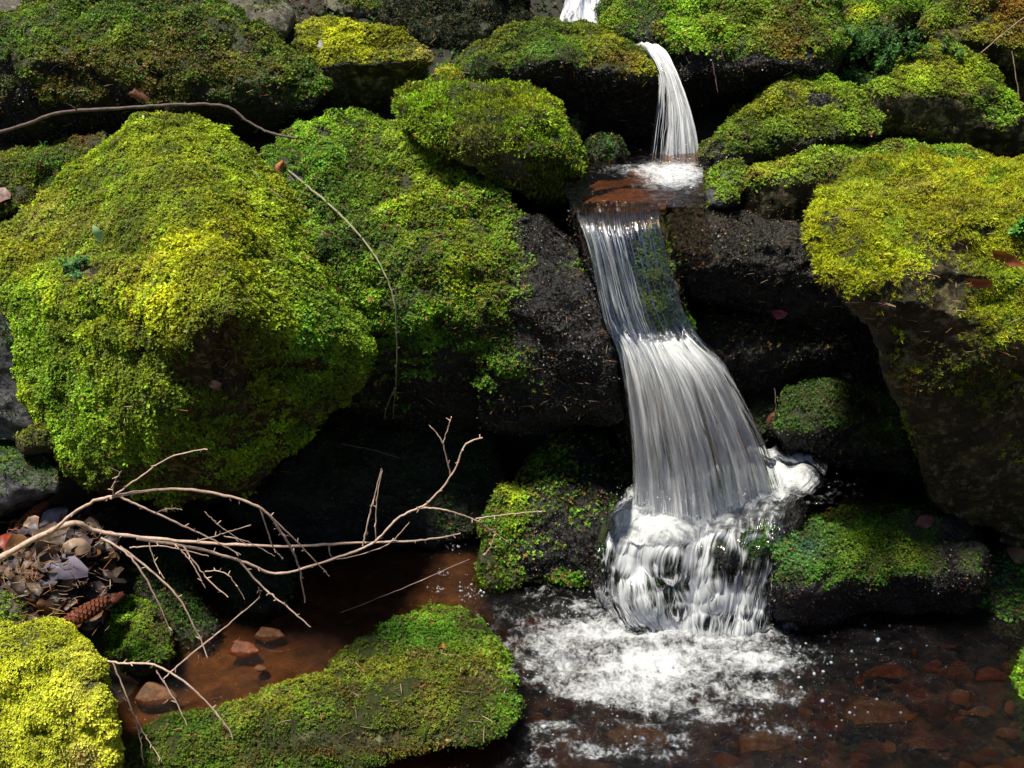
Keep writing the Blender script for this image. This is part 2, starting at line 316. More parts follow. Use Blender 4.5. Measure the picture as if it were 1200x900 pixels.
# ------------------------------------------------------------------ boulders
rock_seed = [100]
def hull_bm(bm, pts):
    vs_ = [bm.verts.new(p) for p in pts]
    res = bmesh.ops.convex_hull(bm, input=vs_)
    bmesh.ops.delete(bm, geom=list({g for g in res['geom_interior'] + res['geom_unused'] if isinstance(g, bmesh.types.BMVert)}), context='VERTS')
def rock(name, label, cat, outlines, thick=0.35, stone='wet', moss=None, vox=0.010, smooth=6, amp=0.016, fine=0.004, back=0.8, ang=0.0, group=None, crust=26000, dents=(), cush=1.0):
    rock_seed[0] += 17; seed = rock_seed[0]
    bm = bmesh.new()
    for hl in outlines:
        out, prof, bulge, extra = hl['o'], hl['y'], hl.get('b', 0.08), hl.get('x', ())
        ys = [q[0] for q in prof]; Ys = [q[1] for q in prof]
        W_ = [P(q[0], q[1], q[2] if len(q) > 2 else np.interp(q[1], ys, Ys)) for q in out]; out = [q[:2] for q in out]
        c = np.mean(W_, axis=0); cpx = np.mean(np.array(out), axis=0)
        pts = list(W_)
        for (x, y), p in zip(out, W_):
            d = ray(x, y); d = d / np.linalg.norm(d)
            q = c + (p - c) * 0.58; dc = ray(*cpx); dc = dc / np.linalg.norm(dc)
            pts.append(q - dc * bulge)
            pts.append(c + (p - c) * back + d * hl.get('t', thick))
        for e in extra: pts.append(P(*e))
        hull_bm(bm, pts)
    me = bpy.data.meshes.new("tmp"); bm.to_mesh(me); bm.free()
    o = bpy.data.objects.new("tmp", me); COL.objects.link(o)
    md = o.modifiers.new("r", 'REMESH'); md.mode = 'VOXEL'; md.voxel_size = vox
    md = o.modifiers.new("s", 'SMOOTH'); md.iterations = smooth; md.factor = 0.5
    md = o.modifiers.new("t", 'TRIANGULATE')
    dg = bpy.context.evaluated_depsgraph_get(); ev = o.evaluated_get(dg); m2 = ev.to_mesh()
    nv = len(m2.vertices); v = np.empty(nv * 3); m2.vertices.foreach_get("co", v); v = v.reshape(-1, 3)
    nr = np.empty(nv * 3); m2.vertices.foreach_get("normal", nr); nr = nr.reshape(-1, 3)
    tri = np.empty(len(m2.polygons) * 3, np.int32); m2.polygons.foreach_get("vertices", tri); tri = tri.reshape(-1, 3)
    ev.to_mesh_clear(); bpy.data.objects.remove(o); bpy.data.meshes.remove(me)
    big = fbm(v, 0.26, seed, 3); md_ = fbm(v, 0.07, seed + 5, 3)
    # ridged term makes the stone angular rather than pudding-like
    rid = 1 - 2 * np.abs(vn(v, 0.16, seed + 8))
    d = amp * (big * 1.6 + rid * (0.8 + ang)) + amp * 0.6 * md_ + fine * fbm(v, 0.018, seed + 9, 2)
    if vox > 0.0065: d = d - 0.010
    v = v + nr * d[:, None]
    def normals(v):
        fn = np.cross(v[tri[:, 1]] - v[tri[:, 0]], v[tri[:, 2]] - v[tri[:, 0]])
        n_ = np.zeros_like(v)
        for k in range(3): np.add.at(n_, tri[:, k], fn)
        return n_ / (np.linalg.norm(n_, axis=1)[:, None] + 1e-12)
    nr = normals(v)
    if dents:
        px, py = proj(v); fr = (nr * (np.array([0, 0, CAMH]) - v)).sum(1) > 0
        for (cx, cy, rx, ry, dd) in dents:
            v = v - nr * (dd * fr * np.exp(-((((px - cx) / rx) ** 2 + ((py - cy) / ry) ** 2) ** 1.5)))[:, None]
        nr = normals(v)
    mask = np.zeros(len(v))
    if moss:
        px, py = proj(v)
        mk = sst(-0.22, 0.22, nr[:, 2] - moss.get('thr', 0.1) + 0.35 * fbm(v, 0.10, seed + 20, 4) * moss.get('rag', 1.0)) * moss.get('full', 1.0)
        for (cx, cy, rx, ry, wt) in moss.get('patch', ()):
            q = np.exp(-((((px - cx) / rx) ** 2 + ((py - cy) / ry) ** 2) ** 1.5))
            q = q * np.clip(1 + 0.7 * fbm(v, 0.05, seed + 31, 3), 0.2, 1.8)
            mk = mk + wt * q
        mask = np.clip(mk, 0, 1)
        v = v + nr * (mask * (0.005 + cush * 0.015 * fbm(v, 0.060, seed + 40, 2) + 0.006 * fbm(v, 0.024, seed + 41, 1)))[:, None]; nr = normals(v)
    base = np.array([v[:, 0].mean(), v[:, 1].mean(), v[:, 2].min()])
    ob = mesh_np(name, v, tri, M[stone], origin=base, smooth=True, attrs={"moss": mask})
    tag(ob, label, cat, group)
    remember(v, tri)
    if moss: build_moss(ob, v, nr, tri, mask, moss, seed)
    if stone == 'ochre' and vox > 0.0065:
        r2 = np.clip((1 - mask) * (0.3 + 0.9 * fbm(v, 0.07, seed + 60, 4)), 0, 1)
        build_moss(ob, v, nr, tri, r2, dict(pal=('olive', 'dark', 'brown'), mix=0.1, dens=22000, size=0.005, gap=-0.2, dead=0.2, name='sparse_moss'), seed + 500)
    if stone in ('wet', 'black') and crust:
        r2 = np.clip((1 - mask) * (0.75 + 0.5 * fbm(v, 0.09, seed + 60, 3)), 0, 1)
        build_moss(ob, v, nr, tri, r2, dict(pal=('soot', 'murk', 'plum'), mix=0.0, dens=crust, size=0.0052, gap=-0.6, dead=0.03, name='crust', mat='crust', tint=(moss or {}).get('ctint', ())), seed + 500)
    return ob
def mc(*pal, **k): k['pal'] = pal; return k

# ================================================================== THE SETTING: ground and stream bed
def gz(x, Y):
    cen = np.interp(Y, [-6, 2.12, 2.36, 2.52, 2.78, 3.0, 3.5, 4.5, 8, 20], [-0.18, -0.14, -0.12, 0.05, 0.50, 0.84, 1.05, 1.45, 2.9, 8.0])
    bank = 0.55 * sst(1.5, 4.0, np.abs(x)) + 0.5 * np.clip(np.abs(x) - 2.2, 0, 20)
    lb = 0.26 * sst(-0.62, -0.95, x) * sst(2.6, 2.2, Y)            # left bank where the litter lies
    lb *= sst(1.5, 1.75, Y)
    side = 0.10 * sst(0.02, -0.12, x) * sst(1.45, 1.6, Y) * sst(2.5, 2.3, Y)
    return cen + bank + np.maximum(lb, side)
xs = np.concatenate([np.linspace(-12, -1.9, 40, endpoint=False), np.arange(-1.9, 1.9, 0.016), np.linspace(1.9, 12, 40)])
yy = np.concatenate([np.linspace(-8, 1.0, 30, endpoint=False), np.arange(1.0, 3.4, 0.016), np.linspace(3.4, 20, 60)])
X, Y_ = np.meshgrid(xs, yy); gp = np.stack([X.ravel(), Y_.ravel(), np.zeros(X.size)], 1)
gp[:, 2] = gz(gp[:, 0], gp[:, 1]) + 0.035 * fbm(gp, 0.35, 3, 4) + 0.010 * fbm(gp, 0.05, 4, 3)
nx, ny = len(xs), len(yy); idx = np.arange(nx * ny).reshape(ny, nx)
gq = np.stack([idx[:-1, :-1], idx[:-1, 1:], idx[1:, 1:], idx[1:, :-1]], -1).reshape(-1, 4)
m, t, n, l, b = nodes("stream_bed_and_soil"); M['ground'] = m
g = N(t, "ShaderNodeNewGeometry"); a = N(t, "ShaderNodeTexNoise", i_Scale=22.0, i_Detail=9.0, i_Roughness=0.7); l.new(g.outputs['Position'], a.inputs['Vector'])
vo = N(t, "ShaderNodeTexVoronoi", i_Scale=38.0); l.new(g.outputs['Position'], vo.inputs['Vector'])
bed = ramp(t, a.outputs['Fac'], [(0.3, (0.030, 0.013, 0.006)), (0.52, (0.125, 0.060, 0.022)), (0.72, (0.25, 0.125, 0.042))])
soil = ramp(t, a.outputs['Fac'], [(0.35, (0.005, 0.005, 0.003)), (0.7, (0.030, 0.022, 0.010))])
sx = N(t, "ShaderNodeSeparateXYZ"); l.new(g.outputs['Position'], sx.inputs[0])
mr = N(t, "ShaderNodeMapRange"); l.new(sx.outputs[2], mr.inputs[0]); mr.inputs[1].default_value = -0.03; mr.inputs[2].default_value = 0.03
mx = N(t, "ShaderNodeMix", data_type='RGBA'); l.new(mr.outputs[0], mx.inputs[0]); l.new(bed, mx.inputs[6]); l.new(soil, mx.inputs[7])
l.new(mx.outputs[2], b.inputs['Base Color']); b.inputs['Roughness'].default_value = 0.8
bp = N(t, "ShaderNodeBump", i_Strength=0.8, i_Distance=0.012); l.new(a.outputs['Fac'], bp.inputs['Height']); l.new(bp.outputs[0], b.inputs['Normal'])
ground = mesh_np("ground", gp, gq, M['ground'], smooth=True); tag(ground, "dark soil and red brown stream bed of the gully", "ground", kind='structure')
remember(gp, np.concatenate([gq[:, [0, 1, 2]], gq[:, [0, 2, 3]]]))

gt = np.concatenate([gq[:, [0, 1, 2]], gq[:, [0, 2, 3]]]); gcn = gp[gt].mean(1)
gm = ((np.abs(gcn[:, 0]) > 1.25) | (gcn[:, 1] > 3.1)) & (gcn[:, 2] > 0.04) & (np.abs(gcn[:, 0]) < 4) & (gcn[:, 1] < 6) & (gcn[:, 1] > 0.8)
_s = sample_tris(gp, gt[gm], np.clip(0.6 + fbm(gcn[gm], 0.3, 77, 3), 0, 1), 70000, rng); _p = (gp[gt[gm][_s[0]]] * _s[1][..., None]).sum(1)
_c = np.where(fbm(_p, 0.25, 78, 3)[:, None] + rng.normal(0, .3, (len(_p), 1)) > 0.0, PAL['deep'] * 1.3, PAL['brown'] * 0.8) * rng.uniform(.5, 1.5, (len(_p), 1))
_a = np.array([0, 0, 1.0]) + rng.normal(0, .4, (len(_p), 3)); _a /= np.linalg.norm(_a, axis=1)[:, None]
_v, _f, _k = leaves_mesh(_p, _a, np.full(len(_p), 0.012), 4, 'leafy', _c, rng)
tag(mesh_np("ground_cover", _v, _f, M['moss'], cols=_k), "low green and brown ground cover on the gully banks", "ground cover", kind='stuff')
# ================================================================== THE BOULDERS (pixels of the photo give direction, y gives distance)
H = lambda o, y, b=0.08, x=(), **k: dict(o=o, y=y, b=b, x=x, **k)
# --- far row
rock("boulder", "long dark mossy boulder across the top left, behind the thin bare branch", "boulder",
     [H([(-60, 60), (0, 38), (55, 8), (120, -30), (210, -35), (300, 30), (345, 58), (382, 80), (390, 104), (376, 135), (300, 150), (200, 172), (80, 170), (-60, 190)],
        [(-35, 3.25), (60, 3.0), (120, 2.88), (190, 3.0)], 0.10)], 0.5, 'black',
     mc('olive', 'green', 'dark', thr=0.12, mix=0.35, dead=0.12, gap=-0.35, size=0.0075, patch=[(60, 165, 120, 28, -1.2), (330, 150, 60, 22, -1)],
        tint=[(60, 40, 90, 30, 'lime', 0.6), (10, 60, 30, 30, 'green', .7), (370, 90, 40, 30, 'green', 0.7), (90, 85, 50, 25, 'brown', 0.6), (150, 15, 60, 20, 'green', 0.4), (170, 105, 40, 12, 'rust', 0.5), (220, 70, 120, 30, 'brown', .45), (270, 110, 90, 25, 'dark', .6), (110, 125, 80, 22, 'brown', .4)]), vox=0.012)
rock("boulder", "grey lichen covered boulder at the top left corner behind long mossy boulder", "boulder",
     [H([(-60, -60), (60, -60), (75, 0), (30, 25), (-50, 60)], [(-60, 3.7), (60, 3.5)], 0.08)], 0.4, 'grey', None)
rock("stone", "bare grey lichen stone wedged behind the long mossy boulder", "stone",
     [H([(245, -25), (300, -30), (335, -10), (348, 20), (340, 45), (315, 52), (265, 30), (240, 5)], [(-30, 3.5), (52, 3.25)], 0.06)], 0.25, 'grey', mc('olive', 'green', 'dark', thr=0.85, full=0.6))
rock("boulder", "grey stone with pale top cut by the top edge, above flat topped mossy boulder", "boulder",
     [H([(375, -30), (450, -30), (465, 5), (460, 22), (400, 22), (372, 10)], [(-30, 3.7), (22, 3.5)], 0.05)], 0.3, 'grey', mc('olive', 'green', 'dark', thr=0.75))
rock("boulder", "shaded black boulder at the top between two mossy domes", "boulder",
     [H([(455, 10), (480, -40), (560, -50), (615, -30), (622, 20), (600, 60), (540, 85), (480, 70), (455, 40)], [(-50, 3.6), (85, 3.35)], 0.08)], 0.4, 'black', mc('dark', 'soot', 'dark', thr=-0.6, size=0.006), crust=40000)  # near black moss cover paints the deep shade of this gap
rock("boulder", "flat topped mossy boulder with bare grey underside, top left of centre", "boulder",
     [H([(342, 34), (365, 25), (420, 25), (468, 33), (496, 50), (510, 70), (505, 92), (480, 122), (430, 140), (370, 132), (345, 80)],
        [(20, 3.2), (70, 3.0), (138, 3.08)], 0.07)], 0.35, 'ochre',
     mc('yellow', 'olive', 'dark', thr=0.42, mix=0.05, patch=[(430, 100, 80, 28, -0.9), (500, 65, 25, 22, 0.7)], tint=[(500, 62, 28, 16, 'tan', 0.35), (370, 30, 30, 10, 'yellow', 0.6)]), vox=0.009)
rock("boulder", "wide mossy dome left of the upper waterfall, deeply shaded below", "boulder",
     [H([(524, 84), (550, 62), (592, 40), (640, 25), (690, 32), (735, 55), (763, 78), (776, 95), (770, 125), (755, 190), (700, 205), (600, 170), (540, 110)],
        [(20, 3.1), (95, 2.86), (205, 3.05)], 0.07, x=[(650, 70, 2.78), (745, 90, 2.80), (600, 90, 2.85)])], 0.4, 'black',
     mc('olive', 'green', 'dark', thr=0.42, mix=0.2, size=0.0055, patch=[(560, 85, 40, 16, 0.5), (740, 84, 45, 14, 0.5), (650, 112, 100, 26, -1.0)],
        tint=[(720, 80, 50, 25, 'rust', 0.55), (700, 45, 60, 14, 'yellow', 0.6), (650, 55, 40, 25, 'green', 0.6), (760, 85, 16, 20, 'yellow', 0.6)]), vox=0.009)
rock("stone", "small mossy cap stone resting behind the shaggy boulder's top", "stone",
     [H([(502, 88), (515, 78), (535, 78), (548, 88), (545, 102), (510, 102)], [(78, 2.85), (102, 2.8)], 0.03)], 0.12, 'ochre', mc('olive', 'yellow', 'brown', thr=-0.2), vox=0.007, amp=0.006)
rock("boulder", "shaggy moss boulder with brown hanging fringe left of the upper pool", "boulder",
     [H([(462, 128), (480, 105), (520, 88), (570, 90), (620, 103), (655, 130), (675, 160), (684, 195), (675, 228), (635, 242), (590, 222), (545, 192), (500, 170)],
        [(88, 2.85), (140, 2.6), (200, 2.5), (242, 2.58)], 0.09)], 0.32, 'grey',
     mc('lime', 'lime', 'olive', thr=-0.35, mix=0.1, style='shag', size=0.0105, droop=0.8, dens=36000, dead=0.12, patch=[(560, 98, 45, 8, -0.9), (655, 200, 40, 40, 0.5)],
        tint=[(570, 175, 55, 28, 'brown', 0.5), (640, 222, 40, 16, 'olive', 0.7), (660, 165, 30, 30, 'lime', 0.6), (600, 120, 70, 18, 'yellow', 0.6), (520, 125, 40, 18, 'lime', .6), (610, 160, 40, 20, 'lime', .4), (550, 160, 20, 15, 'tan', .3)]), vox=0.009)
rock("stone", "small black stone in the shade under the wide mossy dome", "stone",
     [H([(655, 145), (665, 127), (680, 127), (688, 145), (682, 165), (660, 165)], [(127, 2.85), (165, 2.8)], 0.03)], 0.12, 'black', mc('deep', 'dark', 'dark', thr=0.1, full=0.6), vox=0.007, amp=0.006)
rock("stone", "round dark stone at the far edge of the upper pool", "stone",
     [H([(680, 180), (688, 160), (710, 153), (730, 162), (738, 185), (733, 208), (690, 212)], [(153, 2.76), (212, 2.68)], 0.04)], 0.16, 'black', mc('deep', 'dark', 'dark', thr=0.3, full=0.7), vox=0.007, amp=0.007)
rock("stone", "narrow mossy stone just right of the topmost splash", "stone",
     [H([(706, 40), (712, 0), (728, -25), (765, -30), (790, 0), (785, 50), (765, 66), (735, 58)], [(-30, 3.2), (66, 3.05)], 0.05)], 0.25, 'wet',
     mc('olive', 'green', 'dark', thr=0.3, patch=[(720, 15, 18, 40, 0.7), (765, 40, 25, 30, -0.5)], tint=[(720, 20, 16, 30, 'yellow', .4)]))
rock("boulder", "big leafy moss boulder with purple bare belly right of the upper waterfall", "boulder",
     [H([(765, 40), (775, -10), (830, -50), (930, -50), (985, 0), (995, 50), (975, 90), (920, 128), (850, 150), (800, 150), (775, 110)],
        [(-50, 3.3), (50, 3.0), (90, 2.92), (150, 3.1)], 0.10)], 0.45, 'wet',
     mc('lime', 'green', 'brown', thr=0.22, mix=0.1, size=0.0078, patch=[(820, 40, 60, 35, 0.7), (900, 95, 80, 30, -1.2), (800, 95, 55, 30, -1.2)],
        tint=[(910, 40, 60, 35, 'brown', 0.5), (930, 60, 30, 35, 'rust', 0.4), (820, 20, 60, 30, 'lime', 0.7), (870, 20, 40, 20, 'olive', .5)]), vox=0.011)
rock("boulder", "dark rock with bright mossy upper edge at top right beside bare stems", "boulder",
     [H([(972, 35), (985, 5), (1010, -20), (1070, -20), (1080, 10), (1060, 40), (1030, 62), (990, 72), (972, 60)], [(-20, 3.4), (72, 3.2)], 0.06)], 0.3, 'ochre',
     mc('lime', 'green', 'dark', thr=0.45, mix=0.1, tint=[(1010, 15, 40, 12, 'yellow', .6)]))
rock("boulder", "rusty mossy boulder filling the top right corner", "boulder",
     [H([(1068, 30), (1085, -20), (1150, -50), (1260, -50), (1260, 70), (1200, 80), (1130, 62), (1085, 60)], [(-50, 3.4), (80, 3.15)], 0.08)], 0.4, 'ochre',
     mc('olive', 'lime', 'brown', thr=0.0, mix=0.2, patch=[(1110, 40, 30, 12, -0.7)], tint=[(1180, 20, 50, 30, 'rust', 0.6), (1110, 15, 30, 18, 'lime', 0.6), (1150, 30, 30, 12, 'yellow', .4)]))
rock("boulder", "peaked mossy boulder at the right rear beside green undergrowth", "boulder",
     [H([(1013, 110), (1050, 80), (1085, 58), (1120, 55), (1145, 75), (1165, 110), (1190, 140), (1200, 170), (1130, 190), (1050, 170), (1010, 140)],
        [(55, 3.15), (110, 2.95), (190, 2.95)], 0.08)], 0.35, 'ochre',
     mc('lime', 'olive', 'dark', thr=0.25, mix=0.1, size=0.0075, patch=[(1080, 148, 80, 28, -1.6), (1100, 75, 20, 15, 0.6)], tint=[(1100, 80, 60, 22, 'yellow', .45), (1150, 130, 30, 30, 'green', .5)]), vox=0.01)
rock("boulder", "dark mossy bank rock at the far right edge, under the corner boulder", "boulder",
     [H([(1150, 90), (1200, 60), (1280, 60), (1280, 190), (1190, 190), (1160, 150)], [(60, 3.3), (190, 3.1)], 0.05)], 0.3, 'black', mc('olive', 'dark', 'brown', thr=0.0, mix=0.4, dead=0.2))
rock("boulder", "rounded mossy boulder beside the upper pool's right bank", "boulder",
     [H([(812, 190), (835, 155), (870, 125), (910, 103), (955, 90), (1000, 103), (1036, 135), (1038, 160), (990, 178), (930, 190), (870, 205), (830, 218), (815, 210)],
        [(90, 2.95), (150, 2.72), (218, 2.66)], 0.08)], 0.35, 'black',
     mc('lime', 'olive', 'dark', thr=0.25, mix=0.08, size=0.0075, patch=[(930, 196, 110, 14, -1.8), (960, 120, 22, 10, -0.9), (1015, 166, 40, 10, -1.2)],
        tint=[(900, 120, 70, 16, 'yellow', 0.5), (900, 172, 90, 16, 'dark', 0.8), (880, 155, 30, 15, 'green', .4)]), vox=0.009)  # dark tint paints shade onto the lower front
rock("stone", "small half mossy stone at the right lip of the upper pool", "stone",
     [H([(822, 230), (832, 208), (850, 196), (864, 200), (870, 215), (866, 240), (845, 248), (824, 244)], [(196, 2.55), (250, 2.42)], 0.03)], 0.14, 'slate',
     mc('lime', 'olive', 'dark', thr=0.25, patch=[(855, 200, 18, 20, 0.7), (830, 225, 14, 14, -0.8)]), vox=0.007, amp=0.008)
rock("boulder", "low flat mossy boulder with shaded bare front, left of the huge yellow topped boulder", "boulder",
     [H([(874, 235), (884, 208), (930, 196), (990, 174), (1060, 176), (1130, 180), (1160, 196), (1150, 230), (1000, 275), (955, 286), (910, 272), (877, 252)],
        [(174, 2.75), (195, 2.50), (282, 2.46)], 0.07)], 0.35, 'ochre',
     mc('lime', 'olive', 'brown', thr=0.35, mix=0.1, patch=[(940, 240, 65, 28, -1.2), (885, 225, 15, 22, 0.5)],
        tint=[(1000, 195, 50, 12, 'brown', 0.5), (1010, 165, 40, 10, 'lime', .7), (900, 195, 40, 14, 'yellow', .4), (1080, 175, 60, 10, 'lime', .5)]), vox=0.009)
# --- channel rocks
rock("boulder", "black gravelly wet rock right of the main chute", "boulder",
     [H([(762, 262), (780, 245), (840, 232), (900, 245), (960, 275), (1010, 330), (1030, 375), (960, 385), (880, 370), (810, 352), (785, 320), (768, 290)],
        [(232, 2.48), (300, 2.32), (385, 2.38)], 0.05)], 0.35, 'wet',
     mc('dark', 'purple', 'purple', thr=0.5, full=0.25, gap=-0.1, dead=0.1, size=0.006, tint=[(845, 262, 9, 26, 'rust', .4), (880, 320, 40, 25, 'purple', .8)]), fine=0.009, vox=0.008)
rock("boulder", "black wet rock under the gravelly one, in shade right of the fall", "boulder",
     [H([(805, 385), (830, 362), (900, 360), (980, 372), (1035, 400), (1045, 450), (980, 470), (900, 470), (850, 450), (815, 420)],
        [(360, 2.45), (410, 2.34), (470, 2.42)], 0.04)], 0.3, 'wet', mc('dark', 'deep', 'purple', thr=0.45, full=0.5, dead=0.3), fine=0.009, vox=0.008)
rock("stone", "small black stone tucked behind the main fall's right side", "stone",
     [H([(862, 475), (880, 455), (905, 452), (925, 475), (920, 520), (890, 525), (868, 500)], [(452, 2.42), (525, 2.3)], 0.03)], 0.2, 'black', mc('deep', 'dark', 'dark', thr=0.3, full=0.6), vox=0.008)
rock("boulder", "dark round mossy rock right of the foaming ledge with pink leaf on top", "boulder",
     [H([(912, 500), (925, 465), (960, 442), (1010, 433), (1055, 440), (1075, 480), (1075, 550), (1020, 565), (960, 555), (915, 535)],
        [(433, 2.42), (480, 2.26), (565, 2.24)], 0.05)], 0.3, 'black',
     mc('deep', 'green', 'dark', thr=-0.1, mix=0.35, size=0.005, patch=[(1020, 540, 40, 20, -0.8)], full=0.8, tint=[(960, 515, 30, 25, 'green', 0.55), (1000, 470, 40, 20, 'brown', 0.3), (950, 540, 30, 10, 'olive', .6)]), vox=0.008)
rock("boulder", "dark bedrock step that the main fall runs over", "bedrock",
     [H([(665, 245), (780, 245), (800, 330), (815, 395), (820, 470), (860, 590), (745, 600), (735, 500), (718, 400), (690, 320)],
        [(245, 2.36), (330, 2.27), (395, 2.205), (420, 2.23), (600, 2.30)], 0.0)], 0.35, 'wet',
     mc('green', 'deep', 'dark', thr=0.6, full=0.3, size=0.006, patch=[(765, 330, 22, 60, 1.3), (775, 385, 40, 25, 0.8), (735, 415, 20, 20, .7)], tint=[(765, 330, 30, 70, 'olive', .6)]), back=0.95, vox=0.009, amp=0.006)
rock("boulder", "brown bedrock floor under the small upper pool", "bedrock",
     [H([(668, 262), (775, 262), (782, 250), (822, 197), (770, 192), (710, 205), (672, 232)], [(192, 2.85), (262, 2.32)], 0.0, t=0.01)], 0.02, 'brown', None, vox=0.008, amp=0.003, back=1.0)
# --- the two big boulders
rock("boulder", "large centre boulder, leafy green moss left and bare dark stone beside the fall", "boulder",
     [H([(305, 175), (345, 150), (420, 137), (480, 150), (535, 190), (590, 240), (635, 275), (660, 330), (670, 420), (650, 500), (560, 512), (470, 505), (400, 480), (360, 400), (320, 280)],
        [(137, 2.86), (190, 2.60), (300, 2.32), (400, 2.25), (470, 2.28), (512, 2.38)], 0.10),
      H([(590, 245), (640, 248), (680, 275), (700, 330), (716, 400), (730, 450), (728, 488), (690, 505), (620, 515), (560, 505), (560, 350)],
        [(245, 2.42), (330, 2.26), (420, 2.17), (480, 2.18), (515, 2.30)], 0.04)], 0.4, 'wet',
     mc('lime', 'green', 'dark', thr=-0.10, mix=0.2, size=0.0072, dead=0.08, gap=-0.42,
        patch=[(680, 400, 75, 160, -1.5), (620, 500, 120, 32, -1.2), (500, 505, 130, 18, -1.0), (640, 270, 40, 25, -0.8), (520, 330, 80, 90, 0.3)],
        tint=[(440, 200, 70, 40, 'olive', .5), (500, 230, 50, 40, 'yellow', .35), (500, 160, 60, 18, 'yellow', .3), (500, 290, 50, 60, 'olive', .35), (560, 330, 45, 45, 'yellow', 0.45), (500, 420, 60, 40, 'green', 0.5), (410, 420, 25, 80, 'dark', 0.5), (590, 430, 40, 60, 'dark', .5), (560, 260, 60, 35, 'olive', .5), (380, 200, 50, 40, 'green', .5)]),  # dark tint at the left paints the neighbouring boulder's shadow into the moss
     vox=0.008, amp=0.013, fine=0.005)
rock("boulder", "huge peaked yellow green mossy boulder on the left bank", "boulder",
     [H([(-60, 325, 2.45), (0, 290, 2.45), (60, 243, 2.54), (112, 188, 2.62), (160, 138, 2.68), (190, 126, 2.70), (225, 132, 2.70), (262, 150, 2.67), (300, 185, 2.60), (345, 232, 2.50), (375, 285, 2.42), (400, 335, 2.34),
         (425, 375, 2.27), (437, 408, 2.20), (420, 455, 2.15), (372, 488, 2.12), (345, 530, 2.09), (300, 585, 2.05), (200, 592, 2.02), (100, 580, 2.04), (62, 520, 2.07), (25, 455, 2.16), (12, 380, 2.28), (-20, 350, 2.36)],
        [(0, 2.3), (600, 2.3)], -0.10,
        x=[(205, 165, 2.52), (234, 240, 2.16), (262, 322, 1.86), (270, 366, 1.78), (150, 470, 1.93), (190, 545, 1.92), (115, 560, 1.98), (260, 560, 1.95), (335, 475, 2.02), (80, 400, 2.10)])], 0.45, 'ochre',
     mc('yellow', 'lime', 'olive', thr=-0.45, mix=0.02, size=0.0066, gap=-0.75, dens=50000, dead=0.035,
        patch=[(255, 412, 26, 34, -1.2), (228, 440, 26, 18, -0.9), (275, 440, 18, 26, -0.8), (105, 320, 20, 8, -1.0), (330, 570, 60, 16, -0.8), (5, 400, 18, 60, -0.8), (200, 545, 70, 16, -0.3)],
        tint=[(370, 400, 60, 80, 'green', 0.8), (345, 300, 45, 60, 'lime', 0.5), (130, 250, 90, 50, 'olive', 0.65), (215, 200, 40, 30, 'olive', .5), (150, 320, 60, 22, 'brown', .3), (60, 260, 50, 20, 'tan', .25), (240, 280, 50, 80, 'yellow', 0.7), (90, 480, 60, 70, 'lime', 0.75),
              (200, 150, 35, 25, 'olive', 0.3), (20, 290, 50, 30, 'brown', 0.25), (230, 500, 60, 60, 'green', 0.4), (245, 425, 60, 50, 'dark', 0.75), (235, 480, 60, 30, 'dark', .45), (265, 385, 25, 14, 'brown', .5), (60, 430, 40, 60, 'green', .4), (280, 165, 30, 25, 'lime', .4), (390, 460, 30, 20, 'olive', .6), (110, 300, 40, 25, 'brown', .25)]),  # dark tints paint the shade of the hollow under the ridge
     vox=0.008, amp=0.007, smooth=3, cush=0.55, dents=[(262, 418, 22, 34, 0.030), (228, 448, 30, 18, 0.020), (130, 290, 60, 16, 0.02), (165, 420, 40, 14, 0.015), (345, 440, 60, 14, 0.02), (305, 300, 26, 60, 0.015), (120, 375, 60, 10, .015)])
rock("stone", "dark olive mossy ledge stone behind the huge peaked boulder's left shoulder", "stone",
     [H([(-60, 200), (0, 188), (50, 180), (100, 168), (128, 150), (140, 180), (90, 230), (0, 262), (-60, 270)], [(150, 2.85), (270, 2.62)], 0.03)], 0.3, 'black',
     mc('olive', 'green', 'brown', thr=-0.1, mix=0.15, dead=0.15, tint=[(100, 165, 30, 12, 'rust', .6), (50, 190, 30, 14, 'green', .6)]), vox=0.009)
rock("boulder", "dark purple wet rock at the left edge under the huge peaked boulder", "boulder",
     [H([(-80, 360), (-10, 350), (25, 380), (32, 450), (50, 505), (30, 525), (-80, 525)], [(350, 2.25), (525, 2.15)], 0.03)], 0.3, 'slate', mc('deep', 'dark', 'purple', thr=0.5, full=0.5), vox=0.009)
rock("stone", "small dull green stone perched on the grey slab at left", "stone",
     [H([(20, 518), (32, 506), (50, 505), (62, 515), (64, 528), (45, 533), (22, 530)], [(505, 2.08), (533, 2.05)], 0.02)], 0.08, 'ochre', mc('olive', 'dark', 'dark', thr=0.3, full=0.6), vox=0.006, amp=0.005)
rock("boulder", "wet blue grey slab at the left edge above the leaf litter", "boulder",
     [H([(-80, 530), (0, 525), (55, 528), (72, 545), (68, 575), (40, 595), (-80, 620)], [(525, 2.14), (560, 1.98), (620, 2.0)], 0.03)], 0.3, 'slate', mc('green', 'deep', 'dark', thr=0.6, full=0.6), vox=0.008)
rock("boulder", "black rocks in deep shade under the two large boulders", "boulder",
     [H([(270, 600), (290, 540), (350, 485), (460, 480), (560, 490), (600, 560), (560, 625), (440, 648), (340, 645)], [(480, 2.52), (570, 2.36), (600, 2.26), (650, 2.24)], 0.05)], 0.3, 'black', mc('deep', 'dark', 'purple', thr=0.4, full=0.5), vox=0.01)
